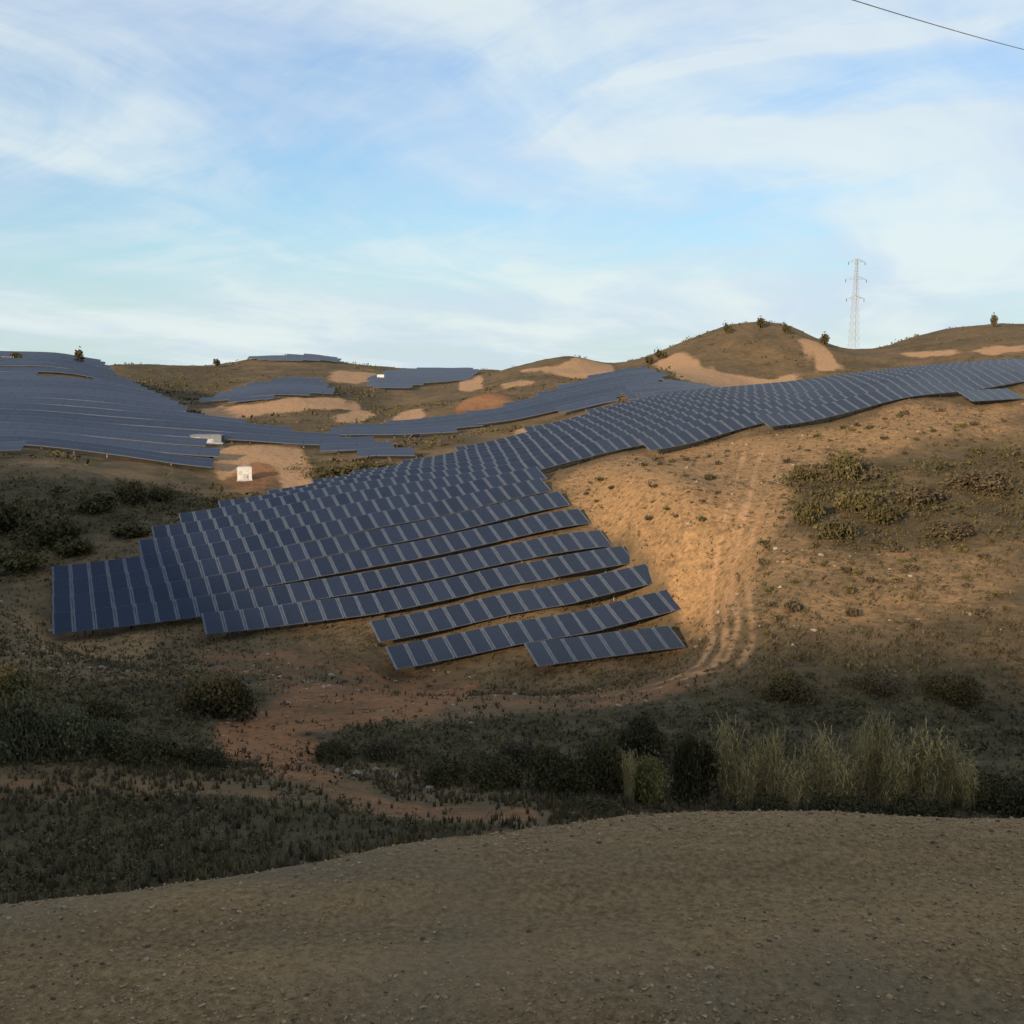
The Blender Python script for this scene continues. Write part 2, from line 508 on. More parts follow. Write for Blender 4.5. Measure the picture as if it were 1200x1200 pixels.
TRACKS = [[hit(a, b, 58, 125)[:2] for a, b in t] for t in (
    [(882, 528), (866, 590), (852, 650), (844, 700), (850, 740), (835, 775), (790, 805), (720, 822)],
    [(905, 520), (890, 580), (868, 640), (862, 700), (866, 750), (850, 785), (800, 812), (740, 830)])]


def ground_masks(x, y):
    r = np.hypot(x, y)
    A = np.zeros((4, len(x)))
    for k, s, e, P, y0, y1 in PREG:
        lo, hi = P.min(0) - 12, P.max(0) + 12
        sel = np.where((x > lo[0]) & (x < hi[0]) & (y > lo[1]) & (y < hi[1]))[0]
        if not len(sel): continue
        xs, ys, rs = x[sel], y[sel], r[sel]
        jag = (0.035 + 0.03 * np.clip((rs - 150) / 100, 0, 1)) * rs * fbm(xs * .25 * np.clip(120 / rs, .3, 4), ys * .2 * np.clip(120 / rs, .3, 4), 4)
        d = inside(P, xs, ys) + jag
        w = rs * e
        A[k, sel] = np.maximum(A[k, sel], s * smooth(-w, w, d))
    for i, T in enumerate(TRACKS):
        d = line_dist(T, x, y)
        tr = np.exp(-((d - 0.75) / 0.28) ** 2) * (.55 + 1.1 * np.clip(fbm(x * .5, y * .5, 3) + .35, 0, 1))
        A[G_BARE] = np.maximum(A[G_BARE], np.minimum(tr, 1) * 0.85)
        A[G_PALE] = np.maximum(A[G_PALE], np.minimum(tr, 1) * (0.62 if i == 0 else 0.5))
        A[G_GREEN] *= 1 - 0.9 * np.exp(-(d / 1.4) ** 2)
    return A


def build_ground():
    n_az_front, n_r = 620, 470
    az = np.concatenate([np.linspace(R(-29), R(29), n_az_front), np.linspace(R(29), R(331), 150)[1:-1]])
    r = np.concatenate([np.geomspace(1.0, 14, 40)[:-1], np.geomspace(14, 900, n_r - 60), np.geomspace(900, 5200, 21)[1:]])
    na, nr = len(az), len(r)
    A, Rr = np.meshgrid(az, r)
    x = (np.sin(A) * Rr).ravel(); y = (np.cos(A) * Rr).ravel()
    z = height(x, y)
    e = edge_y(x) - y
    on_road = (e > 0) & (y > -6.5)
    z = np.where(on_road, z - 0.12, z)
    verts = np.column_stack([x, y, z])
    verts = np.vstack([verts, [[0, 0, -2.22]]])
    i = np.arange(na); j = (i + 1) % na
    rows = np.arange(nr - 1)[:, None] * na
    faces = np.stack([rows + i, rows + j, rows + na + j, rows + na + i], -1).reshape(-1, 4)[:, ::-1]
    cap = np.column_stack([np.full(na, na * nr), j, i, np.full(na, na * nr)])
    m = ground_material()
    me = mesh_np("ground", verts, faces, [m], smooth_=True)
    M = ground_masks(x, y)
    for k, nm in enumerate(("bare", "green", "red", "pale")):
        at = me.attributes.new(nm, 'FLOAT', 'POINT')
        at.data.foreach_set("value", np.append(M[k], 0).astype(np.float32))
    new_obj("ground", me, kind='structure')


def ground_material():
    m, nt, b = material("ground_soil")
    N, L = nt.nodes.new, nt.links.new
    geo = N('ShaderNodeNewGeometry')

    def noise(scale, detail=5, rough=0.6, stretch=None):
        n = N('ShaderNodeTexNoise'); n.inputs['Scale'].default_value = scale
        n.inputs['Detail'].default_value = detail; n.inputs['Roughness'].default_value = rough
        src = geo.outputs['Position']
        if stretch:
            mp = N('ShaderNodeMapping'); mp.inputs['Scale'].default_value = stretch
            L(src, mp.inputs[0]); src = mp.outputs[0]
        L(src, n.inputs['Vector']); return n.outputs['Fac']

    def ramp(v, stops):
        n = N('ShaderNodeValToRGB'); e = n.color_ramp.elements
        while len(e) < len(stops): e.new(0.5)
        for q, (p, c) in zip(e, stops): q.position = p; q.color = (*c, 1)
        L(v, n.inputs[0]); return n.outputs[0]

    def attr(nm):
        a = N('ShaderNodeAttribute'); a.attribute_name = nm; return a.outputs['Fac']

    def mathn(op, a, c):
        n = N('ShaderNodeMath'); n.operation = op; n.use_clamp = op in ('ADD', 'SUBTRACT')
        for i_, v in enumerate((a, c)):
            if isinstance(v, (int, float)): n.inputs[i_].default_value = v
            else: L(v, n.inputs[i_])
        return n.outputs[0]

    def mix(f, a, c):
        n = N('ShaderNodeMixRGB'); L(f, n.inputs[0]); L(a, n.inputs[1]); L(c, n.inputs[2]); return n.outputs[0]

    n1, n2, n3 = noise(0.09), noise(0.55, 6, .68), noise(2.6, 6, .7)
    dry = ramp(n2, [(0.30, (.060, .044, .026)), (0.5, (.115, .080, .044)), (0.70, (.190, .128, .066))])
    dry2 = ramp(n1, [(0.35, (.095, .070, .038)), (0.65, (.215, .142, .068))])
    f = N('ShaderNodeValue'); f.outputs[0].default_value = 0.45
    base = mix(f.outputs[0], dry, dry2)
    bare = ramp(n3, [(0.28, (.12, .074, .036)), (0.47, (.26, .158, .074)), (0.72, (.39, .240, .115))])
    green = ramp(n2, [(0.3, (.042, .035, .018)), (0.52, (.080, .062, .032)), (0.72, (.135, .098, .052))])
    red = ramp(n3, [(0.3, (.19, .088, .041)), (0.7, (.33, .155, .070))])
    pale = ramp(n3, [(0.3, (.27, .160, .083)), (0.7, (.48, .295, .160))])
    spm = N('ShaderNodeMath'); spm.operation = 'SUBTRACT'; L(noise(0.30, 7, .72), spm.inputs[0]); spm.inputs[1].default_value = 0.5
    speck = spm.outputs[0]
    # thin scrub and weeds in patches, everywhere but on the tracks
    scrub_n = noise(0.055, 7, .74)
    scrub = ramp(scrub_n, [(0.50, (0, 0, 0)), (0.62, (.55, .55, .55))])
    weed = ramp(n3, [(0.3, (.030, .030, .017)), (0.7, (.075, .064, .036))])

    def broken(nm):                       # a mask whose edge the noise eats into
        a = attr(nm)
        s = N('ShaderNodeMapRange'); s.interpolation_type = 'SMOOTHSTEP'
        s.inputs['From Min'].default_value = 0.15; s.inputs['From Max'].default_value = 0.85
        q = N('ShaderNodeMath'); q.operation = 'MULTIPLY_ADD'
        L(speck, q.inputs[0]); q.inputs[1].default_value = 1.5; L(a, q.inputs[2])
        L(q.outputs[0], s.inputs['Value'])
        w = N('ShaderNodeMath'); w.operation = 'MULTIPLY'; w.use_clamp = True
        L(s.outputs[0], w.inputs[0])
        t = N('ShaderNodeMath'); t.operation = 'MULTIPLY'; t.use_clamp = True
        L(a, t.inputs[0]); t.inputs[1].default_value = 3.0
        L(t.outputs[0], w.inputs[1])
        return w.outputs[0]
    c = mix(broken('red'), base, red)
    c = mix(scrub, c, weed)
    c = mix(broken('green'), c, green)
    weeds2 = ramp(noise(0.75, 6, .75), [(0.52, (0, 0, 0)), (0.62, (.62, .62, .62))])
    bare = mix(weeds2, bare, dry)
    c = mix(broken('bare'), c, bare)
    c = mix(broken('pale'), c, pale)
    # small dark stalks and stones
    spots = N('ShaderNodeTexVoronoi'); spots.inputs['Scale'].default_value = 0.9; spots.inputs['Randomness'].default_value = 1.0
    L(geo.outputs['Position'], spots.inputs['Vector'])
    sp = N('ShaderNodeMapRange'); sp.inputs['From Min'].default_value = 0.12; sp.inputs['From Max'].default_value = 0.26
    sp.inputs['To Min'].default_value = 0.55; sp.inputs['To Max'].default_value = 0.0
    L(spots.outputs['Distance'], sp.inputs['Value'])
    dk = N('ShaderNodeRGB'); dk.outputs[0].default_value = (.06, .048, .028, 1)
    c = mix(sp.outputs[0], c, dk.outputs[0])
    L(c, b.inputs['Base Color'])
    b.inputs['Roughness'].default_value = 0.95; b.inputs['Specular IOR Level'].default_value = 0.1
    bp = N('ShaderNodeBump'); bp.inputs['Strength'].default_value = 0.8; bp.inputs['Distance'].default_value = 0.35
    L(n2, bp.inputs['Height']); L(bp.outputs[0], b.inputs['Normal'])
    return m


build_ground()


def ruts(x, y):
    """Shallow wheel ruts that run along the bench."""
    t = y - 0.10 * x - 0.10 * np.sin(x * .7)
    return -0.035 * (np.exp(-((t - 2.95) / .16) ** 2) + .8 * np.exp(-((t - 4.05) / .15) ** 2)) + .014 * np.exp(-((t - 3.45) / .3) ** 2)


def build_road():
    """The gravel bench at the camera's feet."""
    xs = np.concatenate([np.linspace(-60, -5, 40)[:-1], np.linspace(-5, 5, 170), np.linspace(5, 60, 40)[1:]])
    t = np.concatenate([np.linspace(-6.4, 1.5, 40)[:-1], np.linspace(1.5, 5.75, 90)])
    X, T = np.meshgrid(xs, t)
    x = X.ravel(); tt = T.ravel()
    y = np.where(tt > 1.5, 1.5 + (tt - 1.5) / 4.25 * (edge_y(x) + 0.55 - 1.5), tt)
    z = bench(x, y) + 0.025 + 0.018 * fbm(x * 6, y * 6, 3) + ruts(x, y) - 0.14 * smooth(0.2, 0.55, y - edge_y(x))
    n, k = len(xs), len(t)
    i = np.arange(n - 1)
    rows = np.arange(k - 1)[:, None] * n
    faces = np.stack([rows + i, rows + i + 1, rows + n + i + 1, rows + n + i], -1).reshape(-1, 4)
    m, nt, b = material("road_gravel")
    N, L = nt.nodes.new, nt.links.new
    geo = N('ShaderNodeNewGeometry')
    n1 = N('ShaderNodeTexNoise'); n1.inputs['Scale'].default_value = 1.3; n1.inputs['Detail'].default_value = 5
    n2 = N('ShaderNodeTexNoise'); n2.inputs['Scale'].default_value = 34; n2.inputs['Detail'].default_value = 6; n2.inputs['Roughness'].default_value = .7
    n3 = N('ShaderNodeTexNoise'); n3.inputs['Scale'].default_value = 0.8; n3.inputs['Detail'].default_value = 3
    mp = N('ShaderNodeMapping'); mp.inputs['Scale'].default_value = (0.30, 2.2, 1)
    L(geo.outputs['Position'], mp.inputs[0]); L(mp.outputs[0], n1.inputs[0])
    L(geo.outputs['Position'], n2.inputs[0]); L(geo.outputs['Position'], n3.inputs[0])
    r1 = N('ShaderNodeValToRGB'); r1.color_ramp.elements[0].color = (.16, .108, .054, 1); r1.color_ramp.elements[1].color = (.46, .285, .128, 1)
    r1.color_ramp.elements[0].position = .3; r1.color_ramp.elements[1].position = .7
    r2 = N('ShaderNodeValToRGB'); r2.color_ramp.elements[0].color = (.055, .039, .021, 1); r2.color_ramp.elements[1].color = (.58, .40, .21, 1)
    r2.color_ramp.elements[0].position = .33; r2.color_ramp.elements[1].position = .7
    r3 = N('ShaderNodeValToRGB'); r3.color_ramp.elements[0].position = .5; r3.color_ramp.elements[1].position = .68
    L(n1.outputs['Fac'], r1.inputs[0]); L(n2.outputs['Fac'], r2.inputs[0]); L(n3.outputs['Fac'], r3.inputs[0])
    mx = N('ShaderNodeMixRGB'); mx.inputs[0].default_value = .5; L(r1.outputs[0], mx.inputs[1]); L(r2.outputs[0], mx.inputs[2])
    my = N('ShaderNodeMixRGB'); my.inputs[2].default_value = (.22, .175, .12, 1)
    mk = N('ShaderNodeMath'); mk.operation = 'MULTIPLY'; mk.inputs[1].default_value = .6
    L(r3.outputs[0], mk.inputs[0]); L(mk.outputs[0], my.inputs[0]); L(mx.outputs[0], my.inputs[1])
    L(my.outputs[0], b.inputs['Base Color']); b.inputs['Roughness'].default_value = .95; b.inputs['Specular IOR Level'].default_value = .1
    bp = N('ShaderNodeBump'); bp.inputs['Strength'].default_value = 1.0; bp.inputs['Distance'].default_value = .035
    L(n2.outputs['Fac'], bp.inputs['Height']); L(bp.outputs[0], b.inputs['Normal'])
    me = mesh_np("gravel_road", np.column_stack([x, y, z]), faces, [m], smooth_=True)
    new_obj("gravel_road", me, kind='structure')
    # loose stones
    ico = bmesh.new(); bmesh.ops.create_icosphere(ico, subdivisions=1, radius=1.0)
    bv = np.array([v.co[:] for v in ico.verts]); bf = np.array([[v.index for v in f.verts] for f in ico.faces]); ico.free()
    cnt = 52000
    yy = 2.6 + (rng.random(cnt) ** 0.8) * 2.9
    xx = (rng.random(cnt) * 2 - 1) * (0.62 * yy + 0.6)
    yy = np.minimum(yy, edge_y(xx) + 0.15)
    dens = fbm(xx * 0.9, yy * 1.6, 4)
    keep = rng.random(cnt) < np.clip(0.55 + dens * 2.6, 0.08, 1)
    xx, yy = xx[keep], yy[keep]; cnt = len(xx)
    size = 0.0030 + 0.0075 * rng.random(cnt) ** 6
    zz = bench(xx, yy) + 0.025 + 0.018 * fbm(xx * 6, yy * 6, 3) + ruts(xx, yy)
    sc3 = size[:, None] * (0.6 + 0.8 * rng.random((cnt, 3))); sc3[:, 2] *= 0.6
    V = bv[None] * (0.55 + 0.8 * rng.random((cnt, len(bv), 1))) * sc3[:, None]
    ang = rng.random(cnt) * 6.28; ca, sa = np.cos(ang)[:, None], np.sin(ang)[:, None]
    V = np.stack([V[..., 0] * ca - V[..., 1] * sa, V[..., 0] * sa + V[..., 1] * ca, V[..., 2]], -1)
    V += np.column_stack([xx, yy, zz + size * 0.2])[:, None]
    Fc = (bf[None] + (np.arange(cnt) * len(bv))[:, None, None]).reshape(-1, 3)
    mats = [noisy("pebble_brown", (.17, .108, .056), (.36, .235, .125), 30), noisy("pebble_grey", (.24, .175, .11), (.38, .285, .18), 30),
            noisy("pebble_dark", (.06, .046, .03), (.11, .082, .052), 30)]
    mi = np.repeat(rng.choice(3, cnt, p=[.74, .16, .10]), len(bf))
    me = mesh_np("gravel", V.reshape(-1, 3), Fc, mats, mi)
    new_obj("gravel", me, kind='stuff', label='loose brown and grey gravel strewn over the roadside bench', category='gravel')


build_road()

# ------------------------------------------------------------------ the solar field
def glass_material(name, c1, c2, cells):
    m, nt, b = material(name)
    N, L = nt.nodes.new, nt.links.new
    tc = N('ShaderNodeTexCoord'); oi = N('ShaderNodeObjectInfo')
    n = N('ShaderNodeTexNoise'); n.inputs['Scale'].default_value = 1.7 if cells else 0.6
    L(tc.outputs['Object'], n.inputs['Vector'])
    mx = N('ShaderNodeMixRGB'); mx.inputs[1].default_value = (*c1, 1); mx.inputs[2].default_value = (*c2, 1)
    s = N('ShaderNodeMath'); s.operation = 'MULTIPLY_ADD'; s.inputs[1].default_value = 0.6; L(oi.outputs['Random'], s.inputs[0]); 
    q = N('ShaderNodeMath'); q.operation = 'MULTIPLY'; q.inputs[1].default_value = 0.4; L(n.outputs['Fac'], q.inputs[0]); L(q.outputs[0], s.inputs[2])
    L(s.outputs[0], mx.inputs[0])
    last = mx.outputs[0]
    if cells:
        br = N('ShaderNodeTexBrick'); br.offset = 0; br.inputs['Scale'].default_value = 1.0
        br.inputs['Brick Width'].default_value = 0.16; br.inputs['Row Height'].default_value = 0.16; br.inputs['Mortar Size'].default_value = 0.006
        br.inputs['Mortar'].default_value = (.05, .07, .11, 1)
        L(tc.outputs['Object'], br.inputs['Vector']); L(last, br.inputs['Color1']); L(last, br.inputs['Color2'])
        last = br.outputs['Color']
    L(last, b.inputs['Base Color'])
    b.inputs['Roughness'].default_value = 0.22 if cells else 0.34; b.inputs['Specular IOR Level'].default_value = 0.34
    return m


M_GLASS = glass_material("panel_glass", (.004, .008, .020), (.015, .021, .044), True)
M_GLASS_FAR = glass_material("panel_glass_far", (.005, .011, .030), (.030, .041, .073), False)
M_ALU = noisy("panel_frame_aluminium", (.055, .070, .098), (.090, .110, .142), 2.0, rough=.45, spec=.5)
M_STEEL = noisy("galvanised_steel", (.12, .12, .125), (.22, .22, .225), 5, rough=.55, spec=.5)
M_BACK = noisy("panel_backsheet", (.10, .10, .11), (.14, .14, .15), 2, rough=.7)

PITCHW, SLANT, TILT = 1.42, 2.5, R(24)


def module_mesh():
    """One panel: an aluminium tray with wide side rails and a recessed glass face. Local x along the row, y up the slope."""
    w, h, t = PITCHW - 0.05, SLANT, 0.045
    b = MB()
    b.box((0, 0, -t / 2 - 0.004), (w - 0.004, h - 0.004, t), 2)
    sw, tw = 0.12, 0.022
    for s in (-1, 1):
        b.box((s * (w / 2 - sw / 2), 0, 0.006), (sw, h, 0.026), 1)
        b.box((0, s * (h / 2 - tw / 2), 0.005), (w - 2 * sw, tw, 0.024), 1)
    b.quad([(-w / 2 + sw, -h / 2 + tw, 0.008), (w / 2 - sw, -h / 2 + tw, 0.008), (w / 2 - sw, h / 2 - tw, 0.008), (-w / 2 + sw, h / 2 - tw, 0.008)], 0)
    return b.mesh("solar_panel", [M_GLASS, M_ALU, M_BACK])


MOD = module_mesh()
ORD = ["front", "second", "third", "fourth", "fifth", "sixth", "seventh", "eighth", "ninth", "tenth", "eleventh", "twelfth", "thirteenth",
       "fourteenth", "fifteenth", "sixteenth", "seventeenth", "eighteenth", "nineteenth"]
ROW_LABEL = {
    (0, 0): "shortest and lowest row of blue solar panels, frontmost beside the curving dirt track",
    (1, 0): "second row of blue solar panels from the front, jutting out toward the scrub",
    (2, 0): "third row of blue solar panels from the front, starting just behind the jutting row",
    (3, 0): "fourth row of solar panels from the front, left end a step before the corner block",
    (4, 0): "fifth row of solar panels, front edge of the left corner block by the orange soil",
    (6, 1): "short row of solar panels at the right edge, standing before the long ridge rows",
    (7, 1): "front row of panels along the ridge, starting above the shrub patch on the hillside",
    (8, 1): "ridge row of panels starting a step left of the front ridge row",
}
AX = Vector((COS_A, SIN_A, 0)); UPS = Vector((-SIN_A, COS_A, 0))      # along the row; up the slope of a panel in plan


def ordinal(k):
    return ORD[k]


def build_row(k, si, seg):
    p0, p1 = row_point(k, *seg[0]), row_point(k, *seg[-1])
    L0, L1 = p0[0] / COS_A, p1[0] / COS_A
    n = max(3, int(round((L1 - L0) / PITCHW)))
    y0 = ROW_Y0 + ROW_STEP * k
    s = (round((L0 + y0 * SIN_A) / PITCHW) + np.arange(n) + 0.5) * PITCHW - y0 * SIN_A      # panel columns line up from row to row
    X, Y = s * COS_A, y0 + s * SIN_A
    lo_x, lo_y = X, Y                                       # the lower edge stands on the row line
    Z = height(lo_x, lo_y)
    Zm = height(lo_x + UPS.x * 1.0, lo_y + UPS.y * 1.0)
    Z = np.maximum(Z, Zm - 0.45)
    kern = np.ones(9) / 9
    Zs = np.convolve(np.pad(Z, 4, mode='edge'), kern, 'valid') + LOW
    label = ROW_LABEL.get((k, si), "%s row of solar panels from the front of the main field" % ordinal(k))
    root = bpy.data.objects.new("solar_panel_row", None); col.objects.link(root)
    root.empty_display_size = 1
    org = Vector((X[0], Y[0], float(Zs[0]) - LOW))
    root.location = org
    root['label'] = label; root['category'] = 'solar panels'; root['group'] = 'rows of solar panels in the main field'
    pitch = np.arctan(np.gradient(Zs) / PITCHW)
    rails = (MB(), MB())
    for i in range(n):
        sl = float(pitch[i])
        ax = (AX * math.cos(sl) + Vector((0, 0, math.sin(sl)))).normalized()
        up0 = UPS * math.cos(TILT) + Vector((0, 0, math.sin(TILT)))
        nor = ax.cross(up0).normalized(); up = nor.cross(ax).normalized()
        low = Vector((X[i], Y[i], float(Zs[i])))
        c = low + up * (SLANT / 2) - org
        o = bpy.data.objects.new("solar_panel", MOD); col.objects.link(o); o.parent = root
        jit = random.uniform(-.006, .006)
        M = Matrix((ax, up, nor)).transposed().to_4x4()
        o.matrix_local = Matrix.Translation(c) @ M @ Matrix.Rotation(jit, 4, 'X')
        for ri, q in enumerate((0.45, SLANT - 0.45)):                       # purlins under the panels
            a = low + up * q - nor * 0.10 - org
            rails[ri].bar(a - ax * PITCHW * .5, a + ax * PITCHW * .5, 0.06)
    for rl in rails: new_obj("mounting_rail", rl.mesh("mounting_rail", [M_STEEL]), root)
    for i in range(1, n, 3):                                 # driven posts
        low = Vector((X[i], Y[i], float(Zs[i])))
        up0 = UPS * math.cos(TILT) + Vector((0, 0, math.sin(TILT)))
        top = low + up0 * (SLANT * .55) - Vector((0, 0, .14))
        g = float(height(top.x, top.y)[0])
        pb = MB()
        pb.bar(Vector((top.x, top.y, g - .3)) - org, top - org, 0.10)
        pb.bar(Vector((top.x, top.y, g + .55 * (top.z - g))) - org, low + up0 * .35 - Vector((0, 0, .12)) - org, 0.06)
        new_obj("post", pb.mesh("post", [M_STEEL]), root)


for k, segs in ROWS.items():
    for si, seg in enumerate(segs):
        build_row(k, si, seg)


# ------------------------------------------------------------------ far fields: each row a strip of panels on its own legs
FAR_POLYS = []


def far_clear(x, y):
    ok = np.ones(len(x))
    for P in FAR_POLYS: ok *= inside(P, x, y) < 1.0
    return ok


def nth(n):
    suf = 'th' if n % 100 in (11, 12, 13) else {1: 'st', 2: 'nd', 3: 'rd'}.get(n % 10, 'th')
    return '%d%s' % (n, suf)


def far_field(outline, ymin, ymax, ang, spacing, slant, tilt, label, group, skip=0.0, seed=1):
    count = 0
    P = poly(outline, ymin, ymax); FAR_POLYS.append(P)
    ca, sa = math.cos(R(ang)), math.sin(R(ang))
    A = P @ np.array((ca, sa)); B = P @ np.array((-sa, ca))
    rg = np.random.default_rng(seed)
    step = 3.0
    b = B.min() + spacing * .4
    while b < B.max():
        a = np.arange(A.min(), A.max(), step)
        x, y = a * ca - b * sa, a * sa + b * ca
        ins = inside(P, x, y) > 0.3
        if skip: ins &= (fbm(x * 0.045 + seed * 7, y * 0.11, 2) > skip - 0.5)
        idx = np.where(ins)[0]
        b += spacing
        if len(idx) < 3: continue
        runs = np.split(idx, np.where(np.diff(idx) > 1)[0] + 1)
        runs = [r_ for r_ in runs if len(r_) >= 3]
        if runs: count += 1
        for ri, run in enumerate(runs):
            aa = a[run]
            e = np.append(aa - step / 2, aa[-1] + step / 2)
            bb = b - spacing
            ex, ey = e * ca - bb * sa, e * sa + bb * ca
            g = height(ex, ey)
            if len(g) >= 5: g = np.convolve(np.pad(g, 2, mode='edge'), np.ones(5) / 5, 'valid')
            mb = MB()
            up = Vector((-sa * math.cos(tilt), ca * math.cos(tilt), math.sin(tilt)))
            org = Vector((ex[0], ey[0], g[0]))
            lows = [Vector((ex[i], ey[i], g[i] + 0.7)) - org for i in range(len(e))]
            for i in range(len(e) - 1):
                l0, l1 = lows[i], lows[i + 1]
                d = (l1 - l0); l0 = l0 + d * 0.008; l1 = l1 - d * 0.008
                u0, u1 = l0 + up * slant, l1 + up * slant
                nn = d.cross(up).normalized() * 0.06
                n = len(mb.v)
                mb.v += [tuple(v) for v in (l0, l1, u1, u0, l0 - nn, l1 - nn, u1 - nn, u0 - nn)]
                for q, mi in (((0, 1, 2, 3), 0), ((7, 6, 5, 4), 1), ((0, 4, 5, 1), 1), ((1, 5, 6, 2), 1), ((2, 6, 7, 3), 1), ((3, 7, 4, 0), 1)):
                    mb.f.append(tuple(n + t for t in q)); mb.m.append(mi)
                up1 = d.cross(up).normalized() * 0.012       # bright lip of the lower frame, and the seam half way up
                for q0, q1 in ((0.0, 0.13), (slant * .5 - .05, slant * .5 + .05), (slant - .16, slant)):
                    mb.quad([l0 + up * q0 + up1, l1 + up * q0 + up1, l1 + up * q1 + up1, l0 + up * q1 + up1], 2)
                if i % 3 == 1:
                    t = l0 + up * slant * .5
                    mb.bar(Vector((t.x, t.y, t.z - 0.05)), Vector((t.x, t.y, lows[i].z - 1.2)), 0.14, 1)
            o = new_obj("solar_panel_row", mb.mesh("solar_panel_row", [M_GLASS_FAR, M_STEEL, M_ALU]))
            o.location = org
            part = '' if len(runs) == 1 else ('left end of the ', 'right end of the ')[ri] if len(runs) == 2 else 'piece %d of the ' % (ri + 1)
            o['label'] = part + (nth(count) if count > 1 else 'nearest') + ' row of ' + label; o['category'] = 'solar panels'; o['group'] = group


far_field([(-60, 419), (60, 419), (108, 425), (128, 440), (150, 455), (160, 462), (220, 490), (300, 506), (400, 520), (494, 535), (490, 543), (420, 541), (350, 529), (240, 522), (258, 556), (238, 568), (150, 549), (60, 534), (-60, 540)],
          140, 330, 8, 8.4, 3.2, R(18), "blue panels up the broad left hillside", "rows of solar panels on the left hillside", 0.20, 1)
far_field([(222, 476), (290, 456), (330, 447), (372, 444), (392, 466), (300, 473)], 200, 400, 6, 7.4, 3.0, R(18),
          "panels above the pale soil bank", "rows of solar panels above the pale bank", 0, 2)
far_field([(286, 423), (330, 419), (385, 421), (402, 427), (330, 429)], 430, 560, 0, 8, 4.0, R(15),
          "panels on the far hilltop", "rows of solar panels on the far hilltop", 0, 3)
far_field([(426, 456), (440, 441), (480, 436), (559, 435), (553, 446), (500, 452), (470, 461)], 300, 560, 0, 8, 4.0, R(15),
          "panels beside the tiny white hut", "rows of solar panels on the far slope", 0, 4)
far_field([(545, 498), (552, 488), (562, 487), (612, 478), (690, 450), (760, 433), (785, 446), (765, 462), (730, 462), (728, 480), (640, 494), (600, 504), (570, 503)],
          178, 330, 10, 6.8, 3.0, R(18), "panels on the slope by the orange mound", "rows of solar panels by the orange mound", 0, 5)
far_field([(378, 514), (405, 506), (462, 503), (510, 493), (548, 490), (566, 500), (560, 507), (505, 514), (440, 519)], 178, 260, 10, 6.8, 3.0, R(18),
          "panels along the valley below the olive scrub", "rows of solar panels along the valley", 0, 7)
far_field([(735, 466), (780, 452), (850, 462), (870, 470), (760, 482)], 178, 300, 10, 6.8, 3.0, R(18),
          "panels below the conical hill's track", "rows of solar panels below the conical hill", 0, 6)

# ------------------------------------------------------------------ plants
def leaf_material(name, c1, c2, var=.18):
    return noisy(name, c1, c2, 1.4, rough=.8, spec=.15, obj_var=var)


L_DARK = leaf_material("leaf_dark", (.046, .040, .017), (.095, .080, .035))
L_GREY = leaf_material("leaf_grey_green", (.066, .066, .034), (.125, .12, .064))
L_OLIVE = leaf_material("leaf_olive", (.062, .054, .022), (.125, .105, .044))
L_YELL = leaf_material("leaf_yellow_green", (.115, .105, .034), (.215, .19, .066))
L_BROWN = leaf_material("leaf_dry_brown", (.055, .044, .027), (.105, .082, .048))
L_STRAW = leaf_material("straw", (.24, .20, .11), (.42, .35, .21))
L_REED = leaf_material("reed_leaf", (.26, .195, .07), (.54, .41, .17))
BARK = noisy("bark", (.045, .035, .024), (.10, .075, .05), 9, bump=.3)


def bush_mesh(name, mat, n, leaf, seed, flat=0.75, lobes=7):
    """A crown of leaf-sized faces gathered in uneven lobes; unit radius, standing on z = 0."""
    rg = np.random.default_rng(seed)
    la = rg.random(lobes) * 6.28
    lr = 0.55 * np.sqrt(rg.random(lobes))
    lc = np.column_stack([lr * np.cos(la), lr * np.sin(la), 0.28 + 0.55 * rg.random(lobes) * (1 - lr)])
    ls = 0.28 + 0.24 * rg.random(lobes)
    pick = rg.integers(0, lobes, n)
    d = rg.normal(size=(n, 3)); d /= np.linalg.norm(d, axis=1)[:, None]
    rad = rg.random(n) ** 0.45 * np.where(rg.random(n) < .12, 1.35, 1.0)
    c = lc[pick] + d * (ls[pick] * rad)[:, None]
    c[:, 2] = np.abs(c[:, 2]) * flat + 0.01
    u = rg.normal(size=(n, 3)); u /= np.linalg.norm(u, axis=1)[:, None]
    v = np.cross(u, rg.normal(size=(n, 3))); v /= np.linalg.norm(v, axis=1)[:, None]
    s = leaf * (0.6 + 0.8 * rg.random(n))[:, None]
    quad = np.stack([c - u * s, c + v * s * .5, c + u * s, c - v * s * .5], 1)
    quad[..., 2] = np.maximum(quad[..., 2], 0.0)
    f = np.arange(n * 4).reshape(n, 4)
    return mesh_np(name, quad.reshape(-1, 3), f, [mat])


def stem_mesh(name, seed, n=6, spread=.5, h=.6, w=.05):
    rg = random.Random(seed); b = MB()
    for i in range(n):
        a = i / n * 6.28 + rg.uniform(-.4, .4); r = spread * rg.uniform(.4, 1)
        m = Vector((.4 * r * math.cos(a), .4 * r * math.sin(a), h * .5)); t = Vector((r * math.cos(a), r * math.sin(a), h * rg.uniform(.8, 1.1)))
        b.bar((0, 0, -.08), m, w); b.bar(m, t, w * .6)
    return b.mesh(name, [BARK])


STEMS = [stem_mesh("stem", s) for s in (1, 2)]
_bush_cache = {}


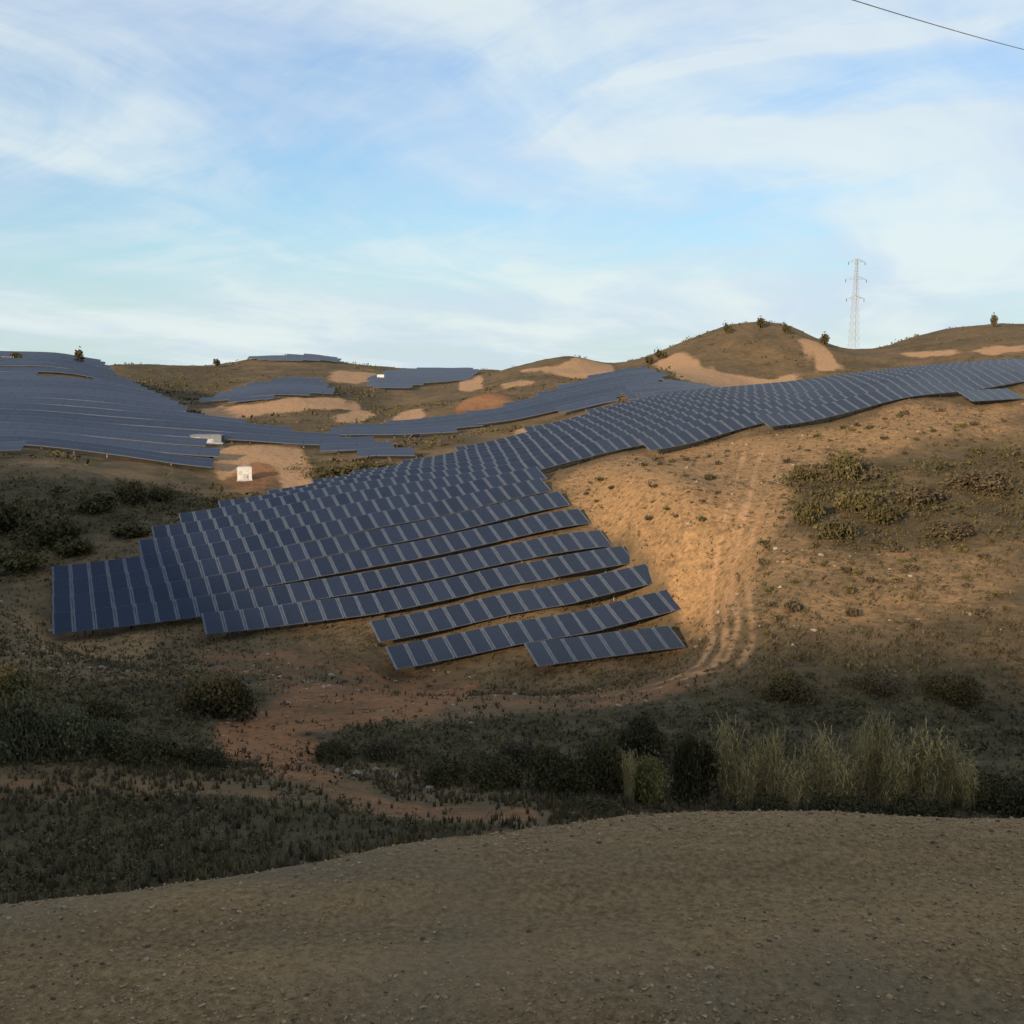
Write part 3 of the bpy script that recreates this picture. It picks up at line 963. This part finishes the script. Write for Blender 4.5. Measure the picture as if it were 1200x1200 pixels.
def bush(kind, pos, rad, h, label, group=None, name="bush", category="bush", n=1600, leaf=.075, var=0, parts=True):
    mat = {"dark": L_DARK, "grey": L_GREY, "olive": L_OLIVE, "yellow": L_YELL, "brown": L_BROWN}[kind]
    key = (kind, n, leaf, var)
    if key not in _bush_cache: _bush_cache[key] = bush_mesh("foliage", mat, n, leaf, 31 + len(_bush_cache))
    if parts:
        root = bpy.data.objects.new(name, None); col.objects.link(root)
        c = new_obj("foliage", _bush_cache[key], root)
        s = new_obj("stem", STEMS[len(_bush_cache) % 2], root)
    else:
        root = new_obj(name, _bush_cache[key])
    root.location = (pos[0], pos[1], pos[2] - .04)
    root.rotation_euler = (0, 0, random.uniform(0, 6.28))
    root.scale = (rad, rad, h)
    if label:
        root['label'] = label; root['category'] = category
    if group: root['group'] = group
    return root


def px_size(pos, px): return px * float(np.hypot(pos[0], pos[1])) / F / 1.0


BUSHES = [
    # kind, pixel of the foot, near/far limits, half width px, height px, label
    ("dark", 262, 838, 36, 70, 52, 58, "large dark green bush left of the reddish dirt"),
    ("dark", 118, 848, 36, 70, 34, 34, "low dark bush between the grey green shrubs and the large dark bush"),
    ("dark", 170, 895, 30, 60, 50, 38, "broad dark bush at the foot of the grey green shrubs"),
    ("dark", 235, 900, 30, 60, 36, 30, "dark bush beside the pale track, below the large dark bush"),
    ("grey", 20, 890, 30, 60, 46, 86, "tall grey green shrub at the left edge above the track"),
    ("grey", 75, 888, 30, 60, 42, 70, "grey green shrub second from the left edge above the track"),
    ("grey", 120, 885, 30, 60, 34, 50, "smaller grey green shrub at the right end of the left shrub bank"),
    ("olive", 8, 818, 40, 70, 36, 42, "olive green shrub behind the grey green shrubs at the left edge"),
    ("dark", 390, 890, 30, 60, 30, 30, "small dark bush at the right end of the reddish dirt"),
    ("dark", 520, 918, 30, 60, 40, 34, "low dark bush right of the pale rubble"),
    ("brown", 455, 888, 30, 60, 36, 28, "low brown bush behind the pale rubble"),
    ("dark", 580, 922, 30, 60, 42, 44, "rounded dark bush right of the low dark bush by the rubble"),
    ("brown", 610, 895, 30, 60, 40, 40, "brownish bush behind the rounded dark bush"),
    ("dark", 650, 930, 30, 60, 46, 66, "tall dark bush left of centre in the thicket below the panels"),
    ("dark", 705, 925, 30, 60, 44, 84, "tallest dark bush in the thicket, left of the yellow green bush"),
    ("yellow", 758, 938, 28, 60, 38, 68, "yellow green bush standing before the dark thicket"),
    ("dark", 812, 935, 28, 60, 40, 96, "dark bush between the yellow green bush and the reeds"),
    ("dark", 748, 880, 36, 70, 44, 48, "dark bush behind the yellow green bush"),
    ("dark", 690, 948, 26, 50, 40, 18, "flat dark shrub on the lip below the thicket"),
    ("dark", 900, 960, 26, 50, 50, 26, "dark undergrowth bush under the left reeds"),
    ("dark", 990, 960, 26, 50, 50, 28, "dark undergrowth bush under the middle reeds"),
    ("dark", 1080, 962, 26, 50, 50, 28, "dark undergrowth bush under the right reeds"),
    ("olive", 1160, 945, 28, 60, 46, 42, "olive bush right of the reeds"),
    ("dark", 1205, 955, 28, 60, 44, 50, "dark bush at the right edge beyond the gravel"),
    ("dark", 920, 815, 46, 80, 44, 30, "low dark bush on the slope just above the reeds"),
    ("dark", 1120, 815, 46, 80, 46, 28, "low dark bush on the slope above the right reeds"),
    ("brown", 1030, 808, 46, 80, 36, 20, "brown scrub bush between the two low dark bushes above the reeds"),
    ("olive", 985, 560, 76, 126, 30, 32, "highest olive bush of the hillside shrub patch"),
    ("dark", 945, 562, 76, 126, 20, 18, "small dark bush at the upper left of the hillside shrub patch"),
    ("dark", 945, 612, 76, 126, 24, 34, "dark bush at the left edge of the hillside shrub patch"),
    ("dark", 985, 632, 76, 126, 28, 30, "dark bush at the bottom of the hillside shrub patch"),
    ("olive", 1000, 600, 76, 126, 34, 30, "olive bush in the middle of the hillside shrub patch"),
    ("dark", 1035, 612, 76, 126, 28, 28, "dark bush at the right of the hillside shrub patch"),
    ("brown", 1085, 590, 76, 126, 36, 24, "brown scrub bush right of the hillside shrub patch"),
    ("brown", 1150, 572, 76, 126, 40, 24, "brown scrub bush on the hillside near the right edge"),
    ("brown", 1120, 628, 76, 126, 36, 20, "brown scrub bush below the others on the right hillside"),
    ("dark", 155, 590, 100, 150, 24, 26, "dark bush at the head of the left gully, below the brown strip"),
    ("dark", 190, 588, 100, 150, 18, 18, "smaller dark bush at the head of the left gully"),
    ("dark", 110, 600, 100, 150, 30, 22, "dark bush in the left gully"),
    ("dark", 55, 640, 80, 140, 42, 36, "large dark bush low in the left gully"),
    ("dark", 15, 620, 80, 150, 40, 40, "dark bush in the left gully at the photo's edge"),
    ("olive", 20, 668, 78, 130, 38, 26, "olive bush in the left gully above the orange soil"),
    ("olive", 95, 650, 78, 130, 32, 20, "olive bush behind the left corner of the panels"),
    ("olive", 150, 630, 90, 140, 34, 18, "olive scrub bush behind the left block's upper edge"),
    ("dark", 400, 566, 145, 185, 44, 24, "dark bush in the hollow behind the main field"),
    ("dark", 425, 562, 145, 185, 40, 20, "dark bush between the two others in the hollow behind the main field"),
    ("dark", 452, 554, 145, 185, 34, 14, "lower dark bush in the hollow behind the main field"),
]
for kind, px, py, y0, y1, hw, hp, lab in BUSHES:
    p = hit(px, py, y0, y1)
    if p[1] > y1: p = at_depth(px, py, (y0 + y1) / 2); p[2] = height(p[0], p[1])[0]
    near = p[1] < 60
    bush(kind, p, px_size(p, hw), px_size(p, hp) * 1.15, lab, "bushes in the valley and on the slopes", n=5600 if near else 1500, leaf=.042 if near else .075, var=random.randint(0, 1))

# trees on the skyline
def tree(px, py, y0, hp, wp, label, group):
    p = hit(px, py + 3, y0, 1200)
    h, w = px_size(p, hp), px_size(p, wp)
    root = bpy.data.objects.new("tree", None); col.objects.link(root)
    root.location = (p[0], p[1], p[2] - .1)
    root['label'] = label; root['category'] = 'tree'; root['group'] = group
    b = MB(); b.box((0, 0, h * .22), (h * .07, h * .07, h * .5), taper=.6)
    for a in (0.4, 2.5, 4.4): b.bar((0, 0, h * .38), (w * .3 * math.cos(a), w * .3 * math.sin(a), h * .62), h * .03)
    new_obj("trunk", b.mesh("trunk", [BARK]), root)
    key = ("tree", px % 3)
    if key not in _bush_cache: _bush_cache[key] = bush_mesh("crown", L_DARK, 420, .14, 77 + px % 3, flat=.95)
    c = new_obj("crown", _bush_cache[key], root)
    c.scale = (w / 2 * 1.25, w / 2 * 1.25, h * .92); c.location = (0, 0, h * .10)


GT = "trees along the skyline"
for a in ((853, 388, 350, 13, 10, "small dark tree on the left shoulder of the conical hill", GT),
          (890, 382, 350, 12, 12, "small dark tree on the very top of the conical hill", GT),
          (922, 388, 350, 12, 10, "small dark tree right of the conical hill's top", GT),
          (965, 402, 350, 13, 12, "small dark tree at the head of the pale track down the conical hill", GT),
          (775, 418, 340, 12, 14, "dark bushy tree at the left foot of the conical hill", GT),
          (762, 424, 340, 9, 14, "low dark tree beside the bushy one at the conical hill's foot", GT),
          (1163, 386, 400, 13, 9, "lone small tree on the far right hilltop", GT),
          (22, 419, 280, 9, 14, "small dark tree on the left hilltop near the photo's edge", GT),
          (92, 424, 270, 16, 12, "taller lone tree on the left hill's crest", GT),
          (114, 427, 270, 9, 14, "low dark tree where the left hill's crest drops", GT),
          (255, 427, 450, 9, 12, "tiny dark tree on the far ridge left of the hilltop panels", GT)):
    tree(*a)


# reeds
def reed_meshes(seed, n_stem, n_leaf):
    rg = np.random.default_rng(seed)
    st, lv, pl = [], [], []
    for i in range(n_stem):
        a = rg.random() * 6.28; r = .22 * math.sqrt(rg.random())
        base = np.array((r * math.cos(a), r * math.sin(a), -.03))
        lean = np.array((.30 * r / .22 * math.cos(a) * rg.random() + rg.normal() * .06, .30 * r / .22 * math.sin(a) * rg.random() + rg.normal() * .06, 0))
        h = .62 + .38 * rg.random()
        tip = base + lean * h + np.array((0, 0, h)); mid = base + lean * h * .35 + np.array((0, 0, h * .55))
        w = np.array((.006, 0, 0)); w2 = np.array((0, .006, 0))
        for ww in (w, w2):
            st.append((base - ww, base + ww, mid + ww * .8, mid - ww * .8)); st.append((mid - ww * .8, mid + ww * .8, tip + ww * .3, tip - ww * .3))
        for j in range(n_leaf):
            t = .12 + .85 * (j + rg.random()) / n_leaf
            p = base + lean * h * t * t + np.array((0, 0, h * t))
            b = rg.random() * 6.28; ln = .14 + .13 * rg.random()
            out = np.array((math.cos(b), math.sin(b), 0)); side = np.array((-math.sin(b), math.cos(b), 0)) * .011
            m = p + out * ln * .45 + np.array((0, 0, ln * .40)); e = p + out * ln * 1.0 + np.array((0, 0, ln * (.75 - .7 * rg.random())))
            lv.append((p - side * .5, p + side * .5, m + side, m - side)); lv.append((m - side, m + side, e + side * .1, e - side * .1))
        if rg.random() < .55:
            for j in range(9):
                b = rg.random() * 6.28; q = tip - np.array((0, 0, .012 * j)); o = np.array((math.cos(b), math.sin(b), 0)) * (.008 + .003 * j)
                e = q + o * 2.2 + np.array((0, 0, .055)); s = np.array((-math.sin(b), math.cos(b), 0)) * .006
                pl.append((q - s, q + s, e + s, e - s))
    out = []
    for nm, L_, mt in (("stalks", st, L_STRAW), ("leaves", lv, L_REED), ("plumes", pl, L_STRAW)):
        v = np.array(L_).reshape(-1, 3); out.append(mesh_np(nm, v, np.arange(len(v)).reshape(-1, 4), [mt]))
    return out


REEDV = [reed_meshes(sd, ns, nl) for sd, ns, nl in ((5, 30, 11), (6, 44, 11), (7, 38, 12), (8, 24, 10))]
REEDS = [
    # foot pixel, height px, width share, label
    (856, 944, 112, .50, "tallest reed clump at the left end of the reed bed"), (886, 940, 84, .42, "reed clump next to the tall left end clump"),
    (908, 947, 100, .36, "thin upright reed clump before the gap on the left of the bed"), (945, 946, 82, .50, "leaning reed clump left of the middle"),
    (968, 944, 98, .44, "tall feathery reed clump just left of the middle"), (1000, 946, 104, .34, "slender reed clump in the middle of the bed"),
    (1022, 944, 110, .46, "tall leafy reed clump just right of the middle"), (1056, 948, 70, .50, "short reed clump before the pale clump"),
    (1080, 946, 98, .60, "broad pale reed clump toward the right of the bed"), (1106, 947, 84, .46, "reed clump second from the right end"),
    (1136, 950, 52, .55, "lowest reed clump at the right end of the bed"),
    (872, 949, 70, .60, "low spreading reed clump under the tall left end clump"), (926, 950, 62, .7, "low tangled reed clump left of the leaning clump"),
    (984, 950, 74, .6, "bushy reed clump before the slender middle clump"), (1040, 950, 80, .55, "bushy reed clump right of the tall leafy clump"),
    (1068, 942, 92, .5, "reed clump half hidden behind the broad pale clump"), (1120, 942, 66, .6, "spreading reed clump behind the right end of the bed"),
    (738, 940, 66, .40, "thin reed clump beside the yellow green bush"), (40, 880, 60, .6, "reed clump among the grey green shrubs on the left")]
for i, (px, py, hp, wd, lab) in enumerate(REEDS):
    p = hit(px, py, 28, 60)
    root = bpy.data.objects.new("reed_clump", None); col.objects.link(root)
    root.location = p; h = px_size(p, hp) * 1.03
    root.scale = (h * wd, h * wd, h); root.rotation_euler = (random.uniform(-.08, .08), random.uniform(-.02, .16), random.uniform(0, 6.28))
    root['label'] = lab; root['category'] = 'reeds'; root['group'] = 'clumps of tall reeds'
    for me in REEDV[i % 4]: new_obj(me.name.split('.')[0], me, root, kind='stuff')

# small shrubs dotted over the bare slope: each a thing, drawn from two shared meshes
SMALL = [bush_mesh("small_shrub", L_BROWN, 90, .22, 201), bush_mesh("small_shrub", L_OLIVE, 90, .22, 202)]
slope = poly([(650, 575), (760, 535), (905, 515), (1200, 475), (1200, 830), (880, 815), (850, 700), (800, 690), (735, 630)], 60, 125)
bx0, by0 = slope.min(0); bx1, by1 = slope.max(0)
sx = bx0 + rng.random(2600) * (bx1 - bx0); sy = by0 + rng.random(2600) * (by1 - by0)
ok = inside(slope, sx, sy) > 0.8
for T in TRACKS: ok &= line_dist(T, sx, sy) > 1.6
sx, sy = sx[ok], sy[ok]
sz = height(sx, sy)
for i in range(min(280, len(sx))):
    o = new_obj("small_shrub", SMALL[i % 2])
    r = 0.22 + 0.5 * rng.random() ** 2
    o.location = (sx[i], sy[i], sz[i] - .03); o.scale = (r, r, r * (.7 + .5 * rng.random())); o.rotation_euler = (0, 0, rng.random() * 6.28)
    o['label'] = "small low shrub dotted on the dry right hillside"; o['category'] = 'shrub'; o['group'] = 'small shrubs on the right hillside'


# dry grass and undergrowth: uncountable
def tufts(name, n, region_y, mats, probs, size, blades, label, mask_fn, width=.12, seed=3):
    rg = np.random.default_rng(seed)
    y = region_y[0] * (region_y[1] / region_y[0]) ** rg.random(n)
    x = y * (rg.random(n) * 2 - 1) * 0.58
    M = ground_masks(x, y)
    keep = rg.random(n) < mask_fn(M, x, y)
    x, y = x[keep], y[keep]; n = len(x)
    z = height(x, y)
    s = size * (0.5 + rg.random(n)) 
    V = []
    base = np.column_stack([x, y, z])
    for j in range(blades):
        a = rg.random(n) * 6.28
        o = np.column_stack([np.cos(a), np.sin(a), np.zeros(n)]); sd = np.column_stack([-np.sin(a), np.cos(a), np.zeros(n)])
        b = base + o * (s * .18 * rg.random(n))[:, None]
        tip = b + o * (s * .55 * rg.random(n))[:, None] + np.array((0, 0, 1.0)) * (s * (.6 + .6 * rg.random(n)))[:, None]
        w = sd * (s * width)[:, None]
        V.append(np.stack([b - w - np.array((0, 0, .03)), b + w - np.array((0, 0, .03)), tip], 1))
    V = np.concatenate(V, 0).reshape(-1, 3)
    mi = np.tile(rg.choice(len(mats), n, p=probs), blades)
    me = mesh_np(name, V, np.arange(len(V)).reshape(-1, 3), mats, mi)
    new_obj(name, me, kind='stuff', label=label, category='grass')


L_DRY = leaf_material("dry_grass_blade", (.10, .075, .04), (.20, .145, .075))
L_DRY2 = leaf_material("dry_grass_blade_grey", (.07, .058, .036), (.13, .105, .06))
tufts("dry_grass", 90000, (20, 135), [L_DRY, L_DRY2, L_OLIVE, L_BROWN], [.3, .35, .15, .2], .20, 7, "short dry grass over the slopes and valley floor",
      lambda M, x, y: np.clip(0.75 - 0.5 * M[0] - .8 * M[3] - .95 * M[2] - .35 * M[1], .04, 1) * np.clip(.55 + 2.0 * fbm(x * .25, y * .25, 3), .1, 1))


def scrub(name, n, y_range, mats, probs, size, leaves, label, mask_fn, seed, lift=.6, leaf=.26):
    """Low clumps of leaf-sized faces, sizes and tones uneven, spread by the same plan masks as the soil."""
    rg = np.random.default_rng(seed)
    y = y_range[0] * (y_range[1] / y_range[0]) ** rg.random(n)
    x = y * (rg.random(n) * 2 - 1) * 0.58
    M = ground_masks(x, y)
    keep = rg.random(n) < mask_fn(M, x, y)
    x, y = x[keep], y[keep]; n = len(x)
    z = height(x, y)
    s = size * (0.35 + 1.3 * rg.random(n) ** 2.2)
    c0 = np.column_stack([x, y, z])
    c = np.repeat(c0, leaves, 0); ss = np.repeat(s, leaves)
    d = rg.normal(size=(n * leaves, 3)); d /= np.linalg.norm(d, axis=1)[:, None]
    d[:, 2] = np.abs(d[:, 2]) * lift
    c = c + d * (ss * rg.random(n * leaves) ** .5)[:, None]
    u = rg.normal(size=c.shape); u /= np.linalg.norm(u, axis=1)[:, None]
    v = np.cross(u, rg.normal(size=c.shape)); v /= np.linalg.norm(v, axis=1)[:, None]
    near = np.clip(np.repeat(np.hypot(x, y), leaves) / 48, .42, 1)
    ls = (ss * near * leaf * (.4 + 1.1 * rg.random(len(ss))))[:, None]
    q = np.stack([c - u * ls, c + v * ls * .5, c + u * ls, c - v * ls * .5], 1).reshape(-1, 3)
    mi = np.repeat(rg.choice(len(mats), n, p=probs), leaves)
    me = mesh_np(name, q, np.arange(len(q)).reshape(-1, 4), mats, mi)
    new_obj(name, me, kind='stuff', label=label, category='scrub')


scrub("undergrowth", 30000, (18, 150), [L_DARK, L_OLIVE, L_BROWN, L_GREY, L_DRY2], [.26, .2, .24, .08, .22], .42, 30, "dark low undergrowth filling the valley floor and gully",
      lambda M, x, y: np.clip(1.2 * M[1] - .2 - 1.2 * M[2] - 2.2 * M[3], 0, 1) * np.clip(.55 + 2.2 * fbm(x * .3, y * .3, 3), .05, 1), 9, .75, .13)
scrub("gully_undergrowth", 16000, (76, 175), [L_DARK, L_OLIVE, L_BROWN], [.65, .2, .15], .95, 22, "dense dark undergrowth in the left gully and the hillside shrub patch",
      lambda M, x, y: np.clip(1.3 * M[1] - .25, 0, 1) * ((x < -18) | (y > 138) | ((x > 20) & (y > 70))) * np.clip(.75 + 1.6 * fbm(x * .2, y * .2, 3), .1, 1), 10, .8, .16)
scrub("low_scrub", 60000, (30, 140), [L_BROWN, L_OLIVE, L_DRY2, L_DARK], [.34, .25, .26, .15], .26, 9, "low dry scrub scattered over the slopes",
      lambda M, x, y: np.clip(.62 - 0.22 * M[0] - .45 * M[3] - .5 * M[2], .0, 1) * np.clip(.5 + 2.6 * fbm(x * .12, y * .12, 4), .05, 1), 12)
scrub("distant_scrub", 34000, (140, 560), [L_DARK, L_OLIVE, L_BROWN], [.45, .3, .25], 1.15, 9, "dark scrub dotted over the far hills",
      lambda M, x, y: np.clip(.5 + .5 * M[1] - .9 * M[0] - .9 * M[3] - .6 * M[2], .0, 1) * np.clip(.5 + 3.0 * fbm(x * .035, y * .035, 4), .02, 1) * far_clear(x, y), 15)

# ------------------------------------------------------------------ stones
STONE = noisy("pale_stone", (.20, .17, .13), (.34, .29, .23), 4, bump=.3)


def stone(px, py, y0, y1, wpx, label, group='pale stones on the valley floor'):
    p = hit(px, py, y0, y1); s = px_size(p, wpx) / 2
    bm = bmesh.new(); bmesh.ops.create_icosphere(bm, subdivisions=1, radius=1.0)
    for v in bm.verts: v.co *= random.uniform(.62, 1.15)
    me = bpy.data.meshes.new("stone"); bm.to_mesh(me); bm.free(); me.materials.append(STONE)
    o = new_obj("stone", me, label=label, category='stone', group=group)
    o.location = (p[0], p[1], p[2] + s * .12); o.scale = (s, s * .8, s * .5); o.rotation_euler = (0, 0, random.uniform(0, 6))


stone(552, 848, 36, 70, 9, "lone pale stone on the open ground above the low bushes")
stone(388, 792, 40, 75, 11, "pale stone on the dirt below the panels' jutting end")
stone(757, 822, 40, 75, 8, "small pale stone beside the curved track")
for i, (px, py, w, lab) in enumerate(((395, 905, 18, "flat pale rubble stone at the left of the rubble"), (418, 908, 20, "largest pale rubble stone"),
                                 (440, 903, 14, "pale rubble stone behind the largest one"), (462, 910, 16, "pale rubble stone at the right of the rubble"),
                                 (210, 933, 10, "small pale stone at the end of the left track"))):
    stone(px, py, 28, 60, w, lab, 'pale rubble by the dirt')

def loose_stones(n):
    """Stones lying loose on the slope and the dirt, a hand to a head across."""
    rg = np.random.default_rng(41)
    bm = bmesh.new(); bmesh.ops.create_icosphere(bm, subdivisions=1, radius=1.0)
    bv = np.array([v.co[:] for v in bm.verts]); bf = np.array([[v.index for v in f.verts] for f in bm.faces]); bm.free()
    y = 36 * (125 / 36) ** rg.random(n); x = y * (rg.random(n) * 2 - 1) * .58
    M = ground_masks(x, y)
    keep = rg.random(n) < np.clip(.15 + .6 * M[0] + .4 * M[2] - .3 * M[1], 0, 1) * np.clip(.4 + 2.5 * fbm(x * .2, y * .2, 3), .03, 1)
    x, y = x[keep], y[keep]; n = len(x); z = height(x, y)
    sz = .05 + .17 * rg.random(n) ** 4
    V = bv[None] * (.6 + .7 * rg.random((n, len(bv), 1))) * (sz[:, None] * (.6 + .8 * rg.random((n, 3))))[:, None]
    V[..., 2] *= .6
    V = V + np.column_stack([x, y, z + sz * .1])[:, None]
    Fc = (bf[None] + (np.arange(n) * len(bv))[:, None, None]).reshape(-1, 3)
    mi = np.repeat(rg.choice(2, n, p=[.7, .3]), len(bf))
    me = mesh_np("loose_stones", V.reshape(-1, 3), Fc, [noisy("soil_stone", (.15, .10, .06), (.30, .21, .13), 4), STONE], mi)
    new_obj("loose_stones", me, kind='stuff', label='loose stones strewn over the bare slope and the reddish dirt', category='stones')


loose_stones(16000)

# ------------------------------------------------------------------ cabins, pylon, cable
M_WHITE = noisy("white_paint", (.45, .45, .43), (.60, .60, .57), 3, rough=.6)
M_GREYP = noisy("grey_paint", (.30, .31, .32), (.42, .43, .44), 3, rough=.6)
M_DARKP = noisy("dark_paint", (.06, .06, .065), (.10, .10, .10), 3, rough=.6)


def cabin(px, py, y0, y1, wpx, hpx, dep, mat, name, label, cat, face=0.0, door=True):
    p = hit(px, py, y0, y1); w, h = px_size(p, wpx), px_size(p, hpx)
    root = bpy.data.objects.new(name, None); col.objects.link(root)
    root.location = (p[0], p[1], p[2] - .1); root.rotation_euler = (0, 0, face)
    root['label'] = label; root['category'] = cat
    b = MB(); b.box((0, 0, h * .46), (w, dep, h * .92)); new_obj("wall", b.mesh("wall", [mat]), root)
    b = MB(); b.box((0, 0, h * .95), (w * 1.06, dep * 1.06, h * .07)); b.box((0, 0, h * 1.0), (w * .9, dep * .9, h * .05)); new_obj("roof", b.mesh("roof", [mat]), root)
    b = MB(); b.box((0, 0, .04), (w * 1.1, dep * 1.1, .3)); new_obj("plinth", b.mesh("plinth", [M_GREYP]), root)
    if door:
        b = MB(); b.box((w * .08, -dep / 2 - .02, h * .30), (w * .34, .05, h * .50)); d = new_obj("door", b.mesh("door", [M_GREYP]), root)
        b = MB(); b.box((w * .2, -dep / 2 - .07, h * .30), (.06, .06, .22)); new_obj("handle", b.mesh("handle", [M_DARKP]), d)
        for s in (-1, 1):
            b = MB(); b.box((-w * .3, -dep / 2 - .015, h * (.62 + s * .08)), (w * .22, .04, h * .1)); new_obj("vent", b.mesh("vent", [M_GREYP]), root)
    return root


cabin(287, 562, 146, 200, 16, 15, 2.2, M_WHITE, "cabin", "small white cabin with a grey door on the bare cutting", "cabin", R(12))
cabin(243, 519, 170, 230, 34, 10, 2.4, noisy("pale_grey_paint", (.13, .145, .16), (.2, .215, .23), 3), "container", "long pale grey container among the panels on the left hillside", "container", R(4))
cabin(447, 447, 330, 450, 8, 8, 3.0, M_WHITE, "hut", "tiny white hut on the far slope beside distant panels", "hut", R(-5))
cabin(488, 511, 190, 260, 9, 4, 2.2, M_GREYP, "equipment_box", "low pale equipment box at the left end of the mid slope panels", "equipment box")


def lattice_pylon(px, py, Y, hpx):
    p = at_depth(px, py, Y); g = float(height(p[0], p[1])[0])
    H = px_size(p, hpx) + (p[2] - g)
    root = bpy.data.objects.new("lattice_pylon", None); col.objects.link(root)
    root.location = (p[0], p[1], g); root.rotation_euler = (0, 0, R(12))
    root['label'] = "tall steel lattice pylon beyond the saddle between two hills"; root['category'] = 'pylon'
    m = noisy("pylon_steel", (.28, .30, .31), (.38, .40, .41), 3, rough=.6)

    def half(t): return 1.9 * (1 - t) + .40 * t if t < .55 else 1.075 - (t - .55) / .45 * .7
    b = MB(); br = MB(); n = 15
    lv = [i / n for i in range(n + 1)]
    cs = ((-1, -1), (1, -1), (1, 1), (-1, 1))
    for i in range(n):
        a0, a1 = half(lv[i]), half(lv[i + 1]); z0, z1 = lv[i] * H, lv[i + 1] * H
        for j, (cx, cy) in enumerate(cs):
            b.bar((cx * a0, cy * a0, z0), (cx * a1, cy * a1, z1), .12)
            dx, dy = cs[(j + 1) % 4]
            br.bar((cx * a0, cy * a0, z0), (dx * a1, dy * a1, z1), .055); br.bar((dx * a0, dy * a0, z0), (cx * a1, cy * a1, z1), .055)
            br.bar((cx * a1, cy * a1, z1), (dx * a1, dy * a1, z1), .055)
    new_obj("leg_frame", b.mesh("leg_frame", [m]), root); new_obj("bracing", br.mesh("bracing", [m]), root)
    for t, w in ((.97, 3.7), (.81, 4.6), (.63, 3.9)):
        c = MB(); z = H * t
        for s in (-1, 1):
            for e in (-.45, .45):
                c.bar((0, e, z), (s * w, 0, z + .1), .10); c.bar((0, e, z + 1.3), (s * w, 0, z + .1), .08)
                c.bar((s * w * .5, e * .5, z + .03), (s * w * .5, e * .5, z + .7), .09)
        arm = new_obj("crossarm", c.mesh("crossarm", [m]), root)
        for s in (-1, 1):
            q = MB()
            for i in range(6): q.box((s * w, 0, z - .12 - i * .2), (.26 - .08 * (i % 2), .26 - .08 * (i % 2), .16))
            new_obj("insulator", q.mesh("insulator", [M_DARKP]), arm)


lattice_pylon(1000, 408, 460, 97)


def cable():
    """An overhead line that passes to the right, hanging in a shallow curve."""
    a = at_depth(1000, 0, 52); b = at_depth(1200, 58, 75)
    d = b - a
    p0, p1 = a - d * 2.6, b + d * 2.4
    cu = bpy.data.curves.new("overhead_cable", 'CURVE'); cu.dimensions = '3D'; cu.bevel_depth = .026; cu.bevel_resolution = 1
    sp = cu.splines.new('POLY'); n = 40; sp.points.add(n)
    t0, t1 = 2.6 / 6.0, 3.6 / 6.0

    def sag(t): return 4 * t * (1 - t)
    corr0 = sag(t0)
    for i in range(n + 1):
        t = i / n; p = p0 + (p1 - p0) * t
        sp.points[i].co = (p[0], p[1], p[2] - 2.2 * (sag(t) - (sag(t0) + (sag(t1) - sag(t0)) * (t - t0) / (t1 - t0))), 1)
    cu.materials.append(noisy("cable_grey", (.38, .40, .42), (.5, .52, .54), 1))
    tmp = bpy.data.objects.new("tmp", cu)
    me = bpy.data.meshes.new_from_object(tmp); bpy.data.objects.remove(tmp)
    new_obj("overhead_cable", me, label="single grey overhead cable crossing the sky at the top right", category="cable")


cable()
